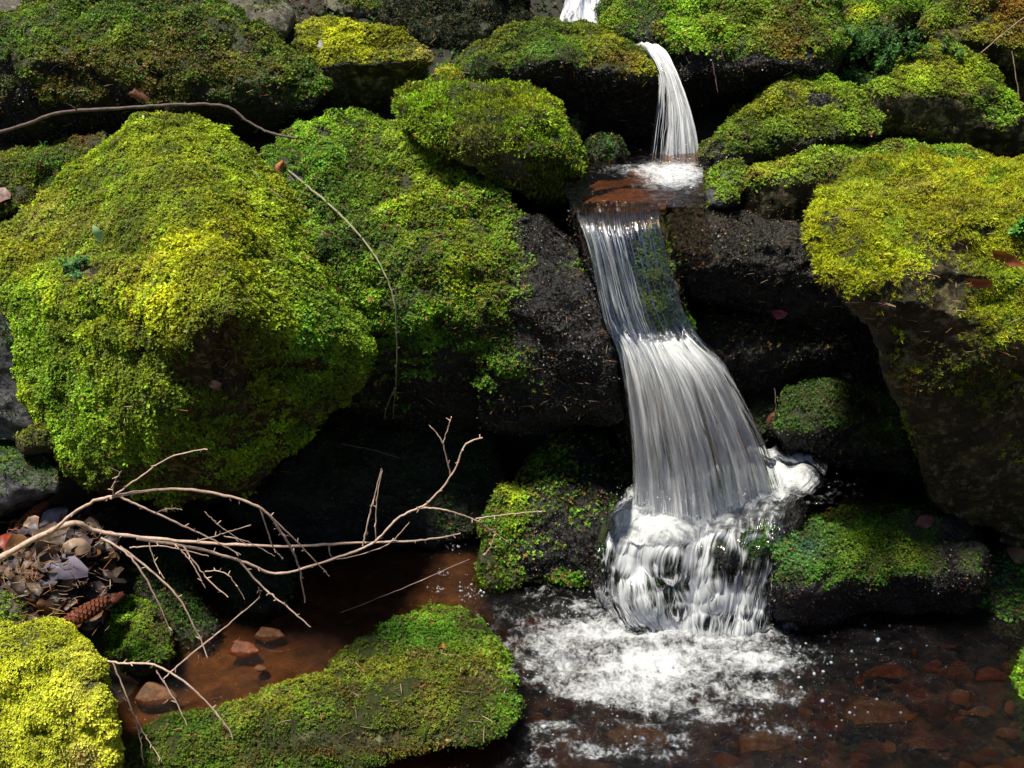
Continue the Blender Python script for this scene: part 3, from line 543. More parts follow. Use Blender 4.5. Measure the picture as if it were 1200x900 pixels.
rock("boulder", "dark rock left of the cascade with green mossy left flank", "boulder",
     [H([(553, 665), (556, 620), (590, 580), (615, 548), (650, 520), (700, 512), (735, 530), (745, 600), (735, 670), (700, 690), (620, 692), (570, 690)],
        [(512, 2.40), (600, 2.20), (692, 2.06)], 0.04)], 0.3, 'wet',
     mc('green', 'lime', 'dark', thr=0.75, full=0.6, mix=0.1, size=0.0065, dead=0.2, patch=[(585, 600, 30, 45, 0.85), (575, 665, 28, 28, 0.8), (650, 683, 60, 10, 0.8), (640, 535, 22, 20, .6), (690, 600, 50, 70, -0.3)],
        tint=[(600, 575, 20, 40, 'yellow', 0.4)]), fine=0.007, vox=0.008)
rock("boulder", "dark rock step under the lower cascade", "bedrock",
     [H([(705, 615), (745, 565), (860, 545), (950, 558), (930, 615), (910, 640), (900, 735), (840, 760), (750, 735), (690, 690), (690, 650)],
        [(545, 2.26), (605, 2.07), (640, 2.01), (700, 1.955), (765, 1.95)], 0.0)], 0.3, 'wet',
     mc('green', 'deep', 'dark', thr=0.9, full=0.5, size=0.006, patch=[(718, 645, 14, 22, 1.2), (778, 675, 26, 30, 1.3), (830, 690, 15, 25, .8), (880, 640, 14, 18, .9)]), back=0.95, vox=0.008, amp=0.020, crust=8000,
     dents=[(718, 642, 16, 24, -0.012), (780, 668, 22, 36, -0.012), (842, 660, 20, 22, -0.02), (885, 650, 14, 20, -0.018), (745, 700, 20, 20, -0.015), (750, 660, 12, 40, 0.02), (815, 690, 14, 40, 0.02), (865, 690, 10, 40, 0.015)])
STEP_BVH = BVHTree.FromPolygons([tuple(p) for p in ALLV[-1]], [tuple(f) for f in (ALLF[-1] - (voff - len(ALLV[-1]))).tolist()])
rock("boulder", "flat topped mossy rock right of the lower cascade with dark dripping front", "boulder",
     [H([(902, 695), (905, 652), (935, 612), (990, 586), (1060, 574), (1112, 588), (1146, 628), (1152, 672), (1128, 722), (1060, 742), (960, 742), (915, 728)],
        [(575, 2.22), (655, 1.95), (700, 1.90), (740, 1.98)], 0.02)], 0.3, 'wet',
     mc('green', 'deep', 'dark', thr=0.52, mix=0.1, size=0.0055, patch=[(1010, 640, 90, 28, 1.0), (1030, 690, 110, 22, -0.2), (1080, 600, 60, 10, -.5), (1125, 640, 30, 50, -1.0)],
        tint=[(1010, 640, 70, 25, 'lime', 0.75), (945, 640, 30, 25, 'teal', 0.7), (1060, 650, 60, 15, 'olive', .5), (1100, 700, 60, 20, 'olive', 0.3)]), vox=0.008, fine=0.006, amp=0.024)
rock("boulder", "huge overhanging boulder at right, yellow moss cap over ochre stone", "boulder",
     [H([(950, 275), (965, 235), (1000, 208), (1060, 192), (1130, 185), (1200, 190), (1290, 200), (1290, 420), (1160, 430), (1060, 420), (1010, 370), (975, 330), (955, 300)],
        [(185, 2.45), (240, 2.15), (320, 1.93), (430, 1.97)], 0.05),
      H([(1010, 350), (1040, 420), (1052, 490), (1075, 560), (1100, 605), (1150, 625), (1290, 640), (1290, 330), (1100, 310)],
        [(310, 2.0), (420, 1.98), (520, 2.06), (640, 2.10)], 0.03)], 0.5, 'ochre',
     mc('yellow', 'gold', 'lime', thr=0.28, rag=0.6, mix=0.1, style='fuzz', size=0.0085, dens=60000, dead=0.04,
        patch=[(1185, 330, 38, 50, 1.1), (1040, 305, 60, 16, 0.3), (1095, 330, 42, 50, -1.2), (1145, 440, 40, 40, 0.45), (1060, 540, 12, 60, 0.5), (1000, 330, 30, 20, .3), (1200, 250, 30, 12, -0.2)],
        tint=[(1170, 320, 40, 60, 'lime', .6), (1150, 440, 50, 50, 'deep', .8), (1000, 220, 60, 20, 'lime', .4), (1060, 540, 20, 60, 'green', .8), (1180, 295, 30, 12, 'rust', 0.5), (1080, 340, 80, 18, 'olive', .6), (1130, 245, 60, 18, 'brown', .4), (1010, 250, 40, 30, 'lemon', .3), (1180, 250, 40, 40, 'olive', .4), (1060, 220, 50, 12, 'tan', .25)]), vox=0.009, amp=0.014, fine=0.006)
# --- near rocks
rock("stone", "dark mossy sided rock on the left bank behind the drooping twigs", "stone",
     [H([(128, 690), (135, 650), (165, 632), (210, 645), (240, 680), (256, 735), (245, 772), (200, 785), (150, 760)], [(632, 2.12), (785, 1.86)], 0.03)], 0.22, 'black', mc('deep', 'green', 'dark', thr=0.45, full=0.5, mix=.45, patch=[(215, 720, 20, 20, .4)]), vox=0.008)
rock("stone", "wet black stone at the head of the brown side pool", "stone",
     [H([(250, 690), (262, 650), (300, 640), (338, 655), (350, 690), (340, 720), (300, 738), (262, 730)], [(640, 2.2), (738, 1.98)], 0.03)], 0.2, 'black', mc('deep', 'green', 'dark', thr=0.35, full=0.5, mix=.45, size=.005), vox=0.008)
rock("stone", "fist sized stone with bright green patch beside the lying brown cone", "stone",
     [H([(92, 740), (110, 712), (150, 702), (190, 712), (205, 740), (200, 780), (170, 792), (110, 785), (92, 765)], [(702, 1.92), (792, 1.76)], 0.03)], 0.15, 'ochre',
     mc('green', 'lime', 'olive', thr=0.45, size=0.0048, mix=0.0, patch=[(140, 735, 28, 26, 0.9), (185, 735, 18, 25, -.5)], tint=[(185, 730, 22, 30, 'olive', .7)]), vox=0.007, amp=0.008)
rock("stone", "pale lichen stone at the left edge above the lemon mossed boulder", "stone",
     [H([(-40, 700), (0, 688), (22, 700), (36, 725), (30, 745), (-40, 755)], [(688, 1.82), (755, 1.72)], 0.02)], 0.15, 'grey', mc('olive', 'green', 'dark', thr=0.5, full=0.6), vox=0.007, amp=0.006)
rock("boulder", "lemon yellow mossed boulder, sun painted into its colour, at the bottom left corner", "boulder",
     [H([(-80, 740), (0, 738), (60, 735), (95, 748), (115, 775), (125, 815), (125, 860), (140, 905), (130, 1000), (-80, 1000)],
        [(735, 1.62), (790, 1.48), (900, 1.42), (1000, 1.42)], 0.03)], 0.3, 'brown',
     mc('lemon', 'lemon', 'yellow', thr=-0.7, rag=0.5, mix=-0.05, style='leafy', size=0.0052, gap=-0.9, dens=85000, dead=0.03, tint=[(95, 800, 20, 40, 'tan', .4), (60, 750, 60, 12, 'yellow', .4), (100, 880, 25, 25, 'tan', .5)]), vox=0.007, amp=0.008)  # moss colour carries the direct sun on this boulder
rock("boulder", "long low mossy slab in the foreground between the two pools", "boulder",
     [H([(335, 812), (390, 772), (440, 738), (480, 722), (530, 714), (562, 724), (592, 768), (608, 805), (560, 830), (420, 815)],
        [(712, 2.0), (760, 1.83), (800, 1.70), (830, 1.66)], 0.0, t=0.14),
      H([(130, 890), (190, 850), (290, 824), (370, 796), (450, 785), (590, 800), (612, 820), (612, 845), (590, 866), (480, 872), (380, 892), (300, 930), (150, 950)],
        [(712, 2.0), (760, 1.83), (800, 1.69), (860, 1.56), (900, 1.49), (940, 1.46)], 0.0, t=0.14, x=[(480, 800, 1.66), (560, 805, 1.66), (350, 845, 1.56)])], 0.14, 'ochre',
     mc('olive', 'green', 'brown', thr=0.0, mix=0.12, size=0.0052, dens=52000, gap=-0.45, dead=0.08,
        patch=[(430, 865, 160, 10, -0.7), (560, 800, 35, 25, -0.35)], tint=[(480, 745, 110, 22, 'green', 1.0), (600, 800, 22, 50, 'green', 0.8), (460, 785, 100, 12, 'olive', .5), (420, 878, 100, 8, 'rust', 0.6), (560, 800, 35, 20, 'brown', .6), (230, 850, 60, 20, 'green', .5), (520, 850, 60, 18, 'dark', .5), (420, 868, 200, 14, 'dark', .6)]),  # dark tints along the front side paint its shade into the moss
     vox=0.008, amp=0.009, back=0.92)
rock("stone", "dark bank rock with green spot at the right edge", "stone",
     [H([(1152, 700), (1160, 655), (1190, 640), (1270, 640), (1270, 750), (1200, 752), (1165, 740)], [(640, 2.15), (752, 1.95)], 0.03)], 0.25, 'black', mc('deep', 'green', 'dark', thr=0.1, full=0.6, mix=.3, tint=[(1165, 672, 12, 14, 'teal', .9)]), vox=0.008)
rock("boulder", "bright mossy rock barely entering the frame at lower right edge", "boulder",
     [H([(1184, 840), (1186, 790), (1192, 762), (1215, 735), (1290, 730), (1290, 880), (1200, 872)], [(730, 1.86), (880, 1.62)], 0.02)], 0.2, 'ochre', mc('lime', 'green', 'olive', thr=-0.5, size=0.006), vox=0.007)
# small stones
for px, py, s, st, lb in [(312, 745, 14, 'brown', "pale brown flat stone at the head of side pool"), (283, 762, 13, 'redbrown', "reddish flat stone sunk in side pool shallows"),
                          (182, 816, 16, 'brown', "brown angular stone at the lemon boulder's foot"), (305, 783, 6, 'brown', "tiny orange pebble in the brown side pool"),
                          (1190, 630, 12, 'ochre', "yellowish stone in the litter at right edge")]:
    z = 0.12 if px > 1100 else 0.0
    Yc = PZ(px, py, z)[1]
    rock("stone", lb, "stone", [H([(px - s * 1.5, py + s * .3), (px - s * .5, py - s * .9), (px + s * 1.1, py - s * .6), (px + s * 1.7, py + s * .1), (px + s * .2, py + s * .8)],
         [(py - s, Yc + 0.02), (py + s, Yc - 0.02)], 0.004)], 0.03, st, None, vox=0.0035, amp=0.004, fine=0.0025, smooth=2, ang=0.6)
# stones under the clear water of the right hand pool
SUB = [(1030, 835, 60, 'olivestone', "broad olive slab under clear water at the bottom right"), (1035, 790, 40, 'redbrown', "orange brown stone under water, just above the broad olive slab"),
       (995, 775, 22, 'brown', "dull stone under water left of the orange leafy gravel"), (1115, 757, 26, 'redbrown', "dark red stone under water near the mossy flat rock"),
       (1072, 765, 9, 'olivestone', "round yellow pebble under water below the mossy flat rock"), (1110, 790, 26, 'brown', "brown sunken stone at the centre of the right pool"),
       (1150, 835, 32, 'olivestone', "grey olive sunken stone beside the broad slab"), (1160, 790, 30, 'redbrown', "rusty sunken stone near the right bank"),
       (900, 870, 50, 'olivestone', "brown hump of stone under rippled water, bottom centre right"), (745, 862, 55, 'olivestone', "olive hump under the rippling outflow of the foam"),
       (640, 735, 45, 'redbrown', "rounded purple brown stone awash left of the foam"), (1090, 870, 45, 'brown', "amber slab under water at the bottom edge"),
       (975, 745, 30, 'olivestone', "amber stone awash below the mossy flat rock's front"), (1185, 860, 26, 'brown', "brown sunken stone at the lower right corner")]
for k, (px, py, s, st, lb) in enumerate(SUB):
    z = -0.05 if k not in (10, 12) else -0.028
    Yc = PZ(px, py, z)[1]; r = random.Random(k)
    pts = []
    nk = r.choice([4, 5, 5, 6])
    for j in range(nk):
        a = j / nk * 6.28 + r.uniform(-.3, .3); q = r.uniform(0.75, 1.25)
        pts.append((px + s * q * math.cos(a), py + s * q * 0.42 * math.sin(a)))
    rock("sunken_stone", lb, "stone", [H(pts, [(py - s * .5, Yc + 0.001 * s), (py + s * .5, Yc - 0.001 * s)], 0.015)], 0.05, st, None, vox=0.007, amp=0.005, fine=0.002, group="stones under the clear pool water")

rg = np.random.default_rng(33); gv, gf, gc, go = [], [], [], 0
for _ in range(240):
    x, y = rg.uniform(600, 1230), rg.uniform(735, 930)
    if rg.random() < 0.5: x = rg.uniform(930, 1230)
    c = PZ(x, y, -0.115 + rg.uniform(-0.01, 0.02)); s_ = rg.uniform(0.008, 0.034); kk = 9
    a_ = np.sort(rg.uniform(0, 6.28, kk)); ring = np.stack([np.cos(a_) * s_ * rg.uniform(.7, 1.2), np.sin(a_) * s_ * rg.uniform(.5, 1.0), np.zeros(kk)], 1)
    top = ring * 0.7 + np.array([rg.normal(0, .15) * s_, 0, s_ * rg.uniform(.25, .5)])
    V0 = np.concatenate([c + ring, c + top, [c + np.array([0, 0, s_ * .5])]])
    i_ = np.arange(kk); i2 = np.roll(i_, -1)
    F0 = np.concatenate([np.stack([i_, i2, i2 + kk], 1), np.stack([i_, i2 + kk, i_ + kk], 1), np.stack([i_ + kk, i2 + kk, np.full(kk, 2 * kk)], 1)])
    gv.append(V0); gf.append(F0 + go); go += len(V0)
    cc = G([(0.20, 0.075, 0.03), (0.11, 0.06, 0.03), (0.30, 0.14, 0.045), (0.07, 0.045, 0.035), (0.14, 0.05, 0.025)][rg.integers(5)]) * rg.uniform(.5, 1.2)
    gc.append(np.tile(cc, (len(V0), 1)))
tag(mesh_np("gravel", np.concatenate(gv), np.concatenate(gf), M['needle'], cols=np.concatenate(gc)), "brown and orange stone chips on the pool bed", "gravel", kind='stuff')
# ================================================================== WATER
def catmull(A, n):
    A = np.asarray(A, float); m_ = len(A); t_ = np.linspace(0, m_ - 1, n); i = np.clip(t_.astype(int), 0, m_ - 2); f = (t_ - i)[:, None]
    if A.ndim == 3: f = f[..., None]
    p0, p1, p2, p3 = A[np.maximum(i - 1, 0)], A[i], A[i + 1], A[np.minimum(i + 2, m_ - 1)]
    return 0.5 * (2 * p1 + (p2 - p0) * f + (2 * p0 - 5 * p1 + 4 * p2 - p3) * f ** 2 + (3 * p1 - p0 - 3 * p2 + p3) * f ** 3)
def flow(rows, nu, nv, amp, seed, vs_=(0.05, 0.4)):
    R_ = np.array([catmull([P(*q) for q in r], nu) for r in rows])      # rows x nu x 3
    S = catmull(R_, nv)                                                # nv x nu x 3
    du = np.gradient(S, axis=1); dv = np.gradient(S, axis=0); nn = np.cross(du, dv); nn /= np.linalg.norm(nn, axis=2)[..., None] + 1e-9
    nn *= np.where(nn[..., 1:2] > 0, -1, 1)
    u, v = np.meshgrid(np.linspace(0, 1, nu), np.linspace(0, 1, nv)); q = np.stack([u.ravel(), v.ravel(), np.zeros(u.size)], 1)
    d = fbm(q, (vs_[0], vs_[1], 1), seed, 4, 0.6).reshape(nv, nu)
    a_ = amp(u, v) if callable(amp) else amp
    S = S + nn * (d * a_)[..., None]
    return S, u, v, q
def sheet(name, S, u, v, foam, mat, uoff=0.0):
    nv, nu = u.shape; idx = np.arange(nv * nu).reshape(nv, nu)
    f = np.stack([idx[:-1, :-1], idx[:-1, 1:], idx[1:, 1:], idx[1:, :-1]], -1).reshape(-1, 4)
    return mesh_np(name, S.reshape(-1, 3), f, mat, smooth=True, uv=np.stack([u.ravel() + uoff, v.ravel()], 1), attrs={"foam": foam.ravel()})
def strands(S, n, r, rad, length, u0=0.0, u1=1.0, v0=0.0, v1=1.0, lift=0.004):
    """thin threads of white water that run down a sheet"""
    nv, nu = S.shape[:2]; V_, F_ = [], []; off = 0
    cut = (lambda x, m_: np.clip(x, 0, m_ - 1))
    for k in range(n):
        L = length * r.uniform(0.4, 1.3); a = r.uniform(v0, max(v0, v1 - L * 0.5)); b = min(a + L, v1); uu = r.uniform(u0, u1); m_ = 12
        t_ = np.linspace(0, 1, m_); vi = (a + (b - a) * t_) * (nv - 1); ui = cut((uu + r.normal(0, 0.012) * t_ + 0.004 * np.sin(t_ * 9 + k)) * (nu - 1), nu)
        p = S[np.clip(vi.astype(int), 0, nv - 1), ui.astype(int)].copy()
        p[:, 1] -= lift * r.uniform(-0.2, 1.6); rr = rad * r.uniform(0.4, 1.3) * np.sin(np.clip(t_ * math.pi, 0.05, 3.05)) ** 0.6
        for j in range(4):
            an = j * math.pi / 2 + 0.4
            V_.append(p + np.stack([np.cos(an) * rr, np.sin(an) * rr * 0.7, np.sin(an) * rr * .3], 1))
        for s in range(m_ - 1):
            for j in range(4):
                j2 = (j + 1) % 4; F_.append((off + j * m_ + s, off + j * m_ + s + 1, off + j2 * m_ + s + 1, off + j2 * m_ + s))
        off += 4 * m_
    return np.concatenate(V_), np.array(F_)
def blobs(cen, rad, r):
    """little lumpy drops: octahedra smoothed by shading"""
    n = len(cen); base = np.array([[1, 0, 0], [0, 1, 0], [-1, 0, 0], [0, -1, 0], [0, 0, 1], [0, 0, -1]], float)
    v = cen[:, None, :] + base[None] * rad[:, None, None] * r.uniform(0.7, 1.3, (n, 6, 3))
    f = np.array([[0, 1, 4], [1, 2, 4], [2, 3, 4], [3, 0, 4], [1, 0, 5], [2, 1, 5], [3, 2, 5], [0, 3, 5]])
    return v.reshape(-1, 3), (f[None] + np.arange(n)[:, None, None] * 6).reshape(-1, 3)
r = np.random.default_rng(5)
# main fall: chute, then a widening curtain
rows = [[(672, 238, 2.42), (720, 236, 2.42), (775, 238, 2.42)],
        [(676, 252, 2.33), (722, 252, 2.33), (772, 252, 2.34)],
        [(688, 285, 2.275), (730, 288, 2.26), (778, 290, 2.29)],
        [(698, 330, 2.235), (742, 335, 2.215), (790, 335, 2.25)],
        [(708, 375, 2.19), (756, 380, 2.17), (806, 380, 2.20)],
        [(722, 405, 2.155), (770, 408, 2.125), (822, 402, 2.16)],
        [(730, 440, 2.13), (788, 445, 2.09), (850, 430, 2.13)],
        [(738, 490, 2.12), (803, 500, 2.07), (876, 475, 2.12)],
        [(742, 545, 2.115), (815, 555, 2.065), (898, 522, 2.12)],
        [(742, 595, 2.11), (822, 605, 2.06), (912, 565, 2.12)]]
S1, u1, v1, q1 = flow(rows, 200, 260, lambda u, v: 0.007 + 0.012 * v, 41, (0.045, 0.45))
wob = fbm(q1 * [1, 0, 0] , (0.09, 1, 1), 48, 3).reshape(u1.shape) * 0.05
chute = sst(0.46, 0.57, v1 + wob)
uw = u1 + 0.10 * fbm(q1, (0.6, 0.10, 1), 49, 3).reshape(u1.shape)
fm = 0.22 + 0.78 * chute - 0.35 * sst(0.42, 0.80, uw) * (1 - chute) + 0.25 * np.exp(-((u1 - 0.25) / 0.2) ** 2) * (1 - chute) * sst(0.05, 0.2, v1)
fm = fm - 0.45 * np.exp(-((v1 - 0.47) / 0.06) ** 2) - 0.3 * sst(0.1, 0.0, v1)
en = 0.05 * fbm(q1, (0.5, 0.10, 1), 46, 3).reshape(u1.shape)
fm -= 0.9 * (sst(0.09, 0.0, u1 + en) + sst(0.91, 1.0, u1 - en))
fm -= 1.1 * np.clip(fbm(q1, (0.05, 0.6, 1), 47, 3).reshape(u1.shape) - 0.15, 0, 1) * chute * sst(0.5, 0.9, v1)
fm -= 0.25 * sst(0.45, 0.85, uw) * (1 - chute)
wf = tag(sheet("waterfall", S1, u1, v1, fm + 0.08 + 0.6 * fbm(q1, (0.12, 1.2, 1), 44, 3).reshape(u1.shape), M['fall']), "white curtain of water pouring down the middle", "waterfall", kind='structure')
S1b = S1.copy(); S1b[..., 1] -= 0.012 + 0.010 * v1
o = sheet("white_water", S1b, u1, v1, fm * 0.55 - 0.05, M['fall'], uoff=3.3); o.parent = wf
V_, F_ = strands(S1, 70, r, 0.0012, 0.2, 0.03, 0.97, 0.50, 1.0, 0.010); V2, F2 = strands(S1, 50, r, 0.0010, 0.22, 0.02, 0.55, 0.06, 0.5)
o = mesh_np("water_threads", np.concatenate([V_, V2]), np.concatenate([F_, F2 + len(V_)]), M['white'], smooth=True); o.parent = wf
# foaming ledge and lower cascade
def Z3(x, y, z): p_ = PZ(x, y, z); return (x, y, float(p_[1]))
rows = [[Z3(738, 575, 0.26), Z3(800, 560, 0.26), Z3(880, 530, 0.26), Z3(950, 532, 0.25)],
        [Z3(728, 590, 0.262), Z3(800, 585, 0.265), Z3(890, 562, 0.262), Z3(968, 550, 0.25)],
        [Z3(716, 606, 0.25), Z3(790, 606, 0.255), Z3(880, 588, 0.25), Z3(955, 574, 0.242)],
        [Z3(710, 625, 0.225), Z3(775, 630, 0.225), Z3(865, 614, 0.228), Z3(925, 602, 0.225)],
        [Z3(702, 648, 0.195), Z3(765, 652, 0.20), Z3(855, 645, 0.198), Z3(914, 640, 0.19)],
        [Z3(700, 672, 0.15), Z3(765, 680, 0.16), Z3(848, 676, 0.165), Z3(910, 668, 0.155)],
        [Z3(702, 696, 0.10), Z3(768, 705, 0.115), Z3(846, 705, 0.115), Z3(906, 695, 0.11)],
        [Z3(710, 714, 0.055), Z3(775, 728, 0.055), Z3(842, 732, 0.06), Z3(900, 722, 0.055)],
        [Z3(716, 728, 0.0), Z3(784, 744, 0.0), Z3(840, 754, 0.0), Z3(892, 742, 0.0)]]
S2, u2, v2, q2 = flow(rows, 220, 240, lambda u, v: 0.006 + 0.008 * sst(0.5, 0.3, v), 61, (0.045, 0.22))
qp = S2.reshape(-1, 3)
lump = fbm(qp, 0.035, 71, 4, 0.6).reshape(u2.shape)
S2[..., 2] += np.maximum(0, lump * 0.016 + 0.006) * sst(0.52, 0.35, v2)
def drape(S, bv, off):
    sh = S.shape[:2]; q = S.reshape(-1, 3); o_ = Vector((0, 0, CAMH)); out = q.copy()
    for k in range(len(q)):
        h = bv.ray_cast(o_, (Vector(q[k]) - o_).normalized())
        if h[0] is not None and abs(h[0][1] - q[k][1]) < 0.12: out[k] = np.array(h[0]) + np.array(h[1]) * off
    out = out.reshape(S.shape); sm = out.copy()
    for _ in range(20): sm[1:-1, 1:-1] = (sm[1:-1, 1:-1] * 2 + sm[:-2, 1:-1] + sm[2:, 1:-1] + sm[1:-1, :-2] + sm[1:-1, 2:]) / 6
    bl = sm.copy()
    for _ in range(60): bl[1:-1, 1:-1] = (bl[:-2, 1:-1] + bl[2:, 1:-1] + bl[1:-1, :-2] + bl[1:-1, 2:]) / 4
    return sm, (bl - sm)[..., 1]
S2, bulge2 = drape(S2, STEP_BVH, 0.014)
S2[..., 1] -= 0.010 * np.abs(fbm(q2, (0.022, 0.5, 1), 63, 3)).reshape(u2.shape)
led = sst(0.5, 0.36, v2)
f2 = 0.60 + 0.12 * led + 0.40 * fbm(qp, 0.06, 73, 3).reshape(u2.shape) * (1 - 0.6 * led) + 0.22 * sst(0.75, 1.0, v2)
edge2 = fbm(qp, 0.04, 75, 3).reshape(u2.shape) * 0.05
f2 -= np.clip(bulge2 * 38, -0.3, 0.7) * (1 - led)
f2 -= 0.5 * sst(0.93, 1.0, v2)
f2 -= 0.35 * np.exp(-((u2 - 0.12) / 0.06) ** 2 - ((v2 - 0.6) / 0.12) ** 2) + 0.30 * np.exp(-((u2 - 0.42) / 0.06) ** 2 - ((v2 - 0.72) / 0.18) ** 2) + 0.3 * np.exp(-((u2 - 0.8) / 0.12) ** 2 - ((v2 - 0.45) / 0.1) ** 2)
f2 -= 0.9 * (sst(0.10, 0.0, u2 + edge2) + sst(0.90, 1.0, u2 + edge2))
cs = tag(sheet("cascade", S2, u2, v2, f2, M['fall2']), "low broken cascade spilling from the foaming ledge into the pool", "waterfall", kind='structure')
k3 = 105
S2l = S2[:k3].copy(); ql = S2l.reshape(-1, 3)
S2l[..., 2] += 0.006 + 0.011 * np.maximum(-0.3, fbm(ql, 0.045, 171, 3, 0.5)).reshape(S2l.shape[:2])
S2l[..., 1] -= 0.006 * np.abs(fbm(ql, 0.04, 172, 2)).reshape(S2l.shape[:2])
fl = 1.45 - 1.3 * sst(0.27, 0.43, v2[:k3] + 0.10 * fbm(ql, 0.06, 173, 3).reshape(S2l.shape[:2])) + 0.45 * fbm(ql, 0.05, 174, 4).reshape(S2l.shape[:2]) - 1.3 * (sst(0.10, 0.0, u2[:k3]) + sst(0.74, 0.95, u2[:k3] + 0.06 * fbm(ql, 0.04, 177, 3).reshape(S2l.shape[:2]))) - 0.7 * sst(0.08, 0.0, v2[:k3])
o = sheet("froth", S2l, u2[:k3], v2[:k3], fl, M['froth']); o.parent = cs
V_, F_ = strands(S2, 60, r, 0.0009, 0.18, 0.08, 0.95, 0.60, 1.0, 0.002); o = mesh_np("water_threads", V_, F_, M['white'], smooth=True); o.parent = cs
# upper fall beside the wide dome, and the topmost splash
rows = [[(742, 52, 2.98), (756, 50, 2.98), (772, 52, 2.98)],
        [(757, 60, 2.92), (768, 60, 2.90), (784, 64, 2.92)],
        [(770, 85, 2.85), (782, 85, 2.83), (796, 92, 2.85)],
        [(770, 120, 2.80), (790, 120, 2.78), (809, 128, 2.80)],
        [(764, 160, 2.77), (792, 162, 2.74), (817, 165, 2.77)],
        [(758, 197, 2.75), (792, 201, 2.72), (822, 198, 2.75)]]
S3, u3, v3, q3 = flow(rows, 60, 120, 0.006, 81, (0.08, 0.5))
f3 = 0.62 + 0.3 * sst(0.3, 0.7, u3) - 0.4 * sst(0.45, 0.1, u3) * sst(0.4, 0.8, v3) - 0.3 * (sst(0.08, 0, u3) + sst(.93, 1, u3))
uf = tag(sheet("waterfall", S3, u3 * 0.4, v3, f3, M['fall']), "narrow curved fall between the wide mossy dome and purple boulder", "waterfall", kind='structure')
V_, F_ = strands(S3, 60, r, 0.0013, 0.5, 0.1, 0.95, 0.05, 1.0, 0.006); o = mesh_np("water_threads", V_, F_, M['white'], smooth=True); o.parent = uf
rows = [[(664, -20, 3.5), (685, -22, 3.5), (702, -20, 3.5)], [(662, 4, 3.4), (684, 2, 3.38), (706, 4, 3.4)], [(656, 24, 3.25), (684, 28, 3.22), (716, 30, 3.25)], [(658, 48, 3.2), (690, 48, 3.18), (720, 46, 3.2)]]
S4, u4, v4, q4 = flow(rows, 50, 60, 0.014, 91, (0.12, 0.4))
tag(sheet("waterfall", S4, u4 * 0.4, v4, 0.5 + 0.25 * v4, M['fall']), "topmost little splash of white water at the upper edge", "waterfall", kind='structure')

# pools
def pool(name, x0, x1, y0, y1, z, step, ampf, foamf, label, mat, clip=None):
    xs = np.arange(x0, x1, step); ys = np.arange(y0, y1, step); X, Y_ = np.meshgrid(xs, ys)
    p = np.stack([X.ravel(), Y_.ravel(), np.full(X.size, z)], 1)
    px, py = proj(p); p[:, 2] += ampf(p, px, py); f = foamf(p, px, py)
    idx = np.arange(X.size).reshape(X.shape); q = np.stack([idx[:-1, :-1], idx[:-1, 1:], idx[1:, 1:], idx[1:, :-1]], -1).reshape(-1, 4)
    if clip is not None:
        ok = clip(px, py); q = q[ok[q].all(1)]
    return tag(mesh_np(name, p, q, mat, smooth=True, attrs={"foam": f, "shallow": np.maximum(sst(600, 520, px) * sst(600, 650, py), sst(320, 300, py))}), label, "pool", kind='structure')
def turb(px, py):      # how stirred the water is
    return np.clip(np.exp(-(((px - 775) / 175) ** 2 + ((py - 768) / 66) ** 2)) * 1.15 + 0.30 * np.exp(-(((px - 640) / 90) ** 2 + ((py - 720) / 60) ** 2)), 0, 1)
def amp0(p, px, py):
    T = turb(px, py); w1 = fbm(p, (0.06, 0.03, 1), 5, 4, 0.6); w2 = fbm(p, (0.14, 0.06, 1), 6, 2)
    lumps = np.maximum(0, fbm(p, 0.03, 9, 3, 0.5)) * 0.013
    med = sst(560, 700, px) * sst(1150, 950, px)
    dx, dy = p[:, 0] - 0.32, (p[:, 1] - 1.95); rr = np.sqrt(dx * dx + dy * dy) + 0.03 * fbm(p, 0.12, 8, 2)
    ring = np.sin(rr * 2 * math.pi / 0.034 + 2.5 * fbm(p, 0.07, 7, 2)) * np.exp(-((rr - 0.25) / 0.30) ** 2) * 0.0022
    return w2 * 0.003 + ring + w1 * (0.0012 + 0.0075 * med + 0.008 * T) + lumps * T ** 1.5
def foam_glint0(p, px, py):
    T = turb(px, py)
    f = T * 0.60 + 0.44 * fbm(p, (0.12, 0.05, 1), 15, 4) * sst(560, 640, px) * sst(1060, 880, px) * sst(650, 700, py)  # real foam, plus stretched pale flecks painted in as ripple highlights
    sc_ = 0.15 * sst(590, 640, px) * sst(1000, 900, px)
    return f + sc_ + 0.02 + 0.10 * np.exp(-(((px - 650) / 110) ** 2 + ((py - 830) / 50) ** 2))
pool("water", -1.6, 1.8, 0.6, 2.75, 0.0, 0.006, amp0, foam_glint0, "brown clear pool with foam and ripples below the cascade", M['pool'])
def foam1(p, px, py): return 0.12 + 0.95 * np.exp(-(((px - 790) / 40) ** 2 + ((py - 205) / 16) ** 2)) + 0.3 * np.exp(-(((px - 735) / 40) ** 2 + ((py - 198) / 7) ** 2))
pool("water", 0.06, 0.58, 2.30, 2.85, 0.858, 0.006, lambda p, px, py: 0.003 * fbm(p, (0.05, 0.03, 1), 25, 3) + 0.012 * np.maximum(0, fbm(p, 0.03, 29, 3)) * sst(0.3, 0.9, foam1(p, px, py)), foam1,
     "small reddish upper pool above the main fall", M['pool'], clip=lambda px, py: (px > 655 + (py - 200) * 0.25) & (py < 256 - 0.06 * (px - 660)) & (px < 826))
pool("water", 0.52, 0.95, 2.11, 2.40, 0.218, 0.007, lambda p, px, py: 0.002 * fbm(p, (0.05, 0.03, 1), 35, 3), lambda p, px, py: 0.2 + 0.25 * sst(975, 930, px),
     "little brown water patch on the ledge right of the foam", M['pool'])

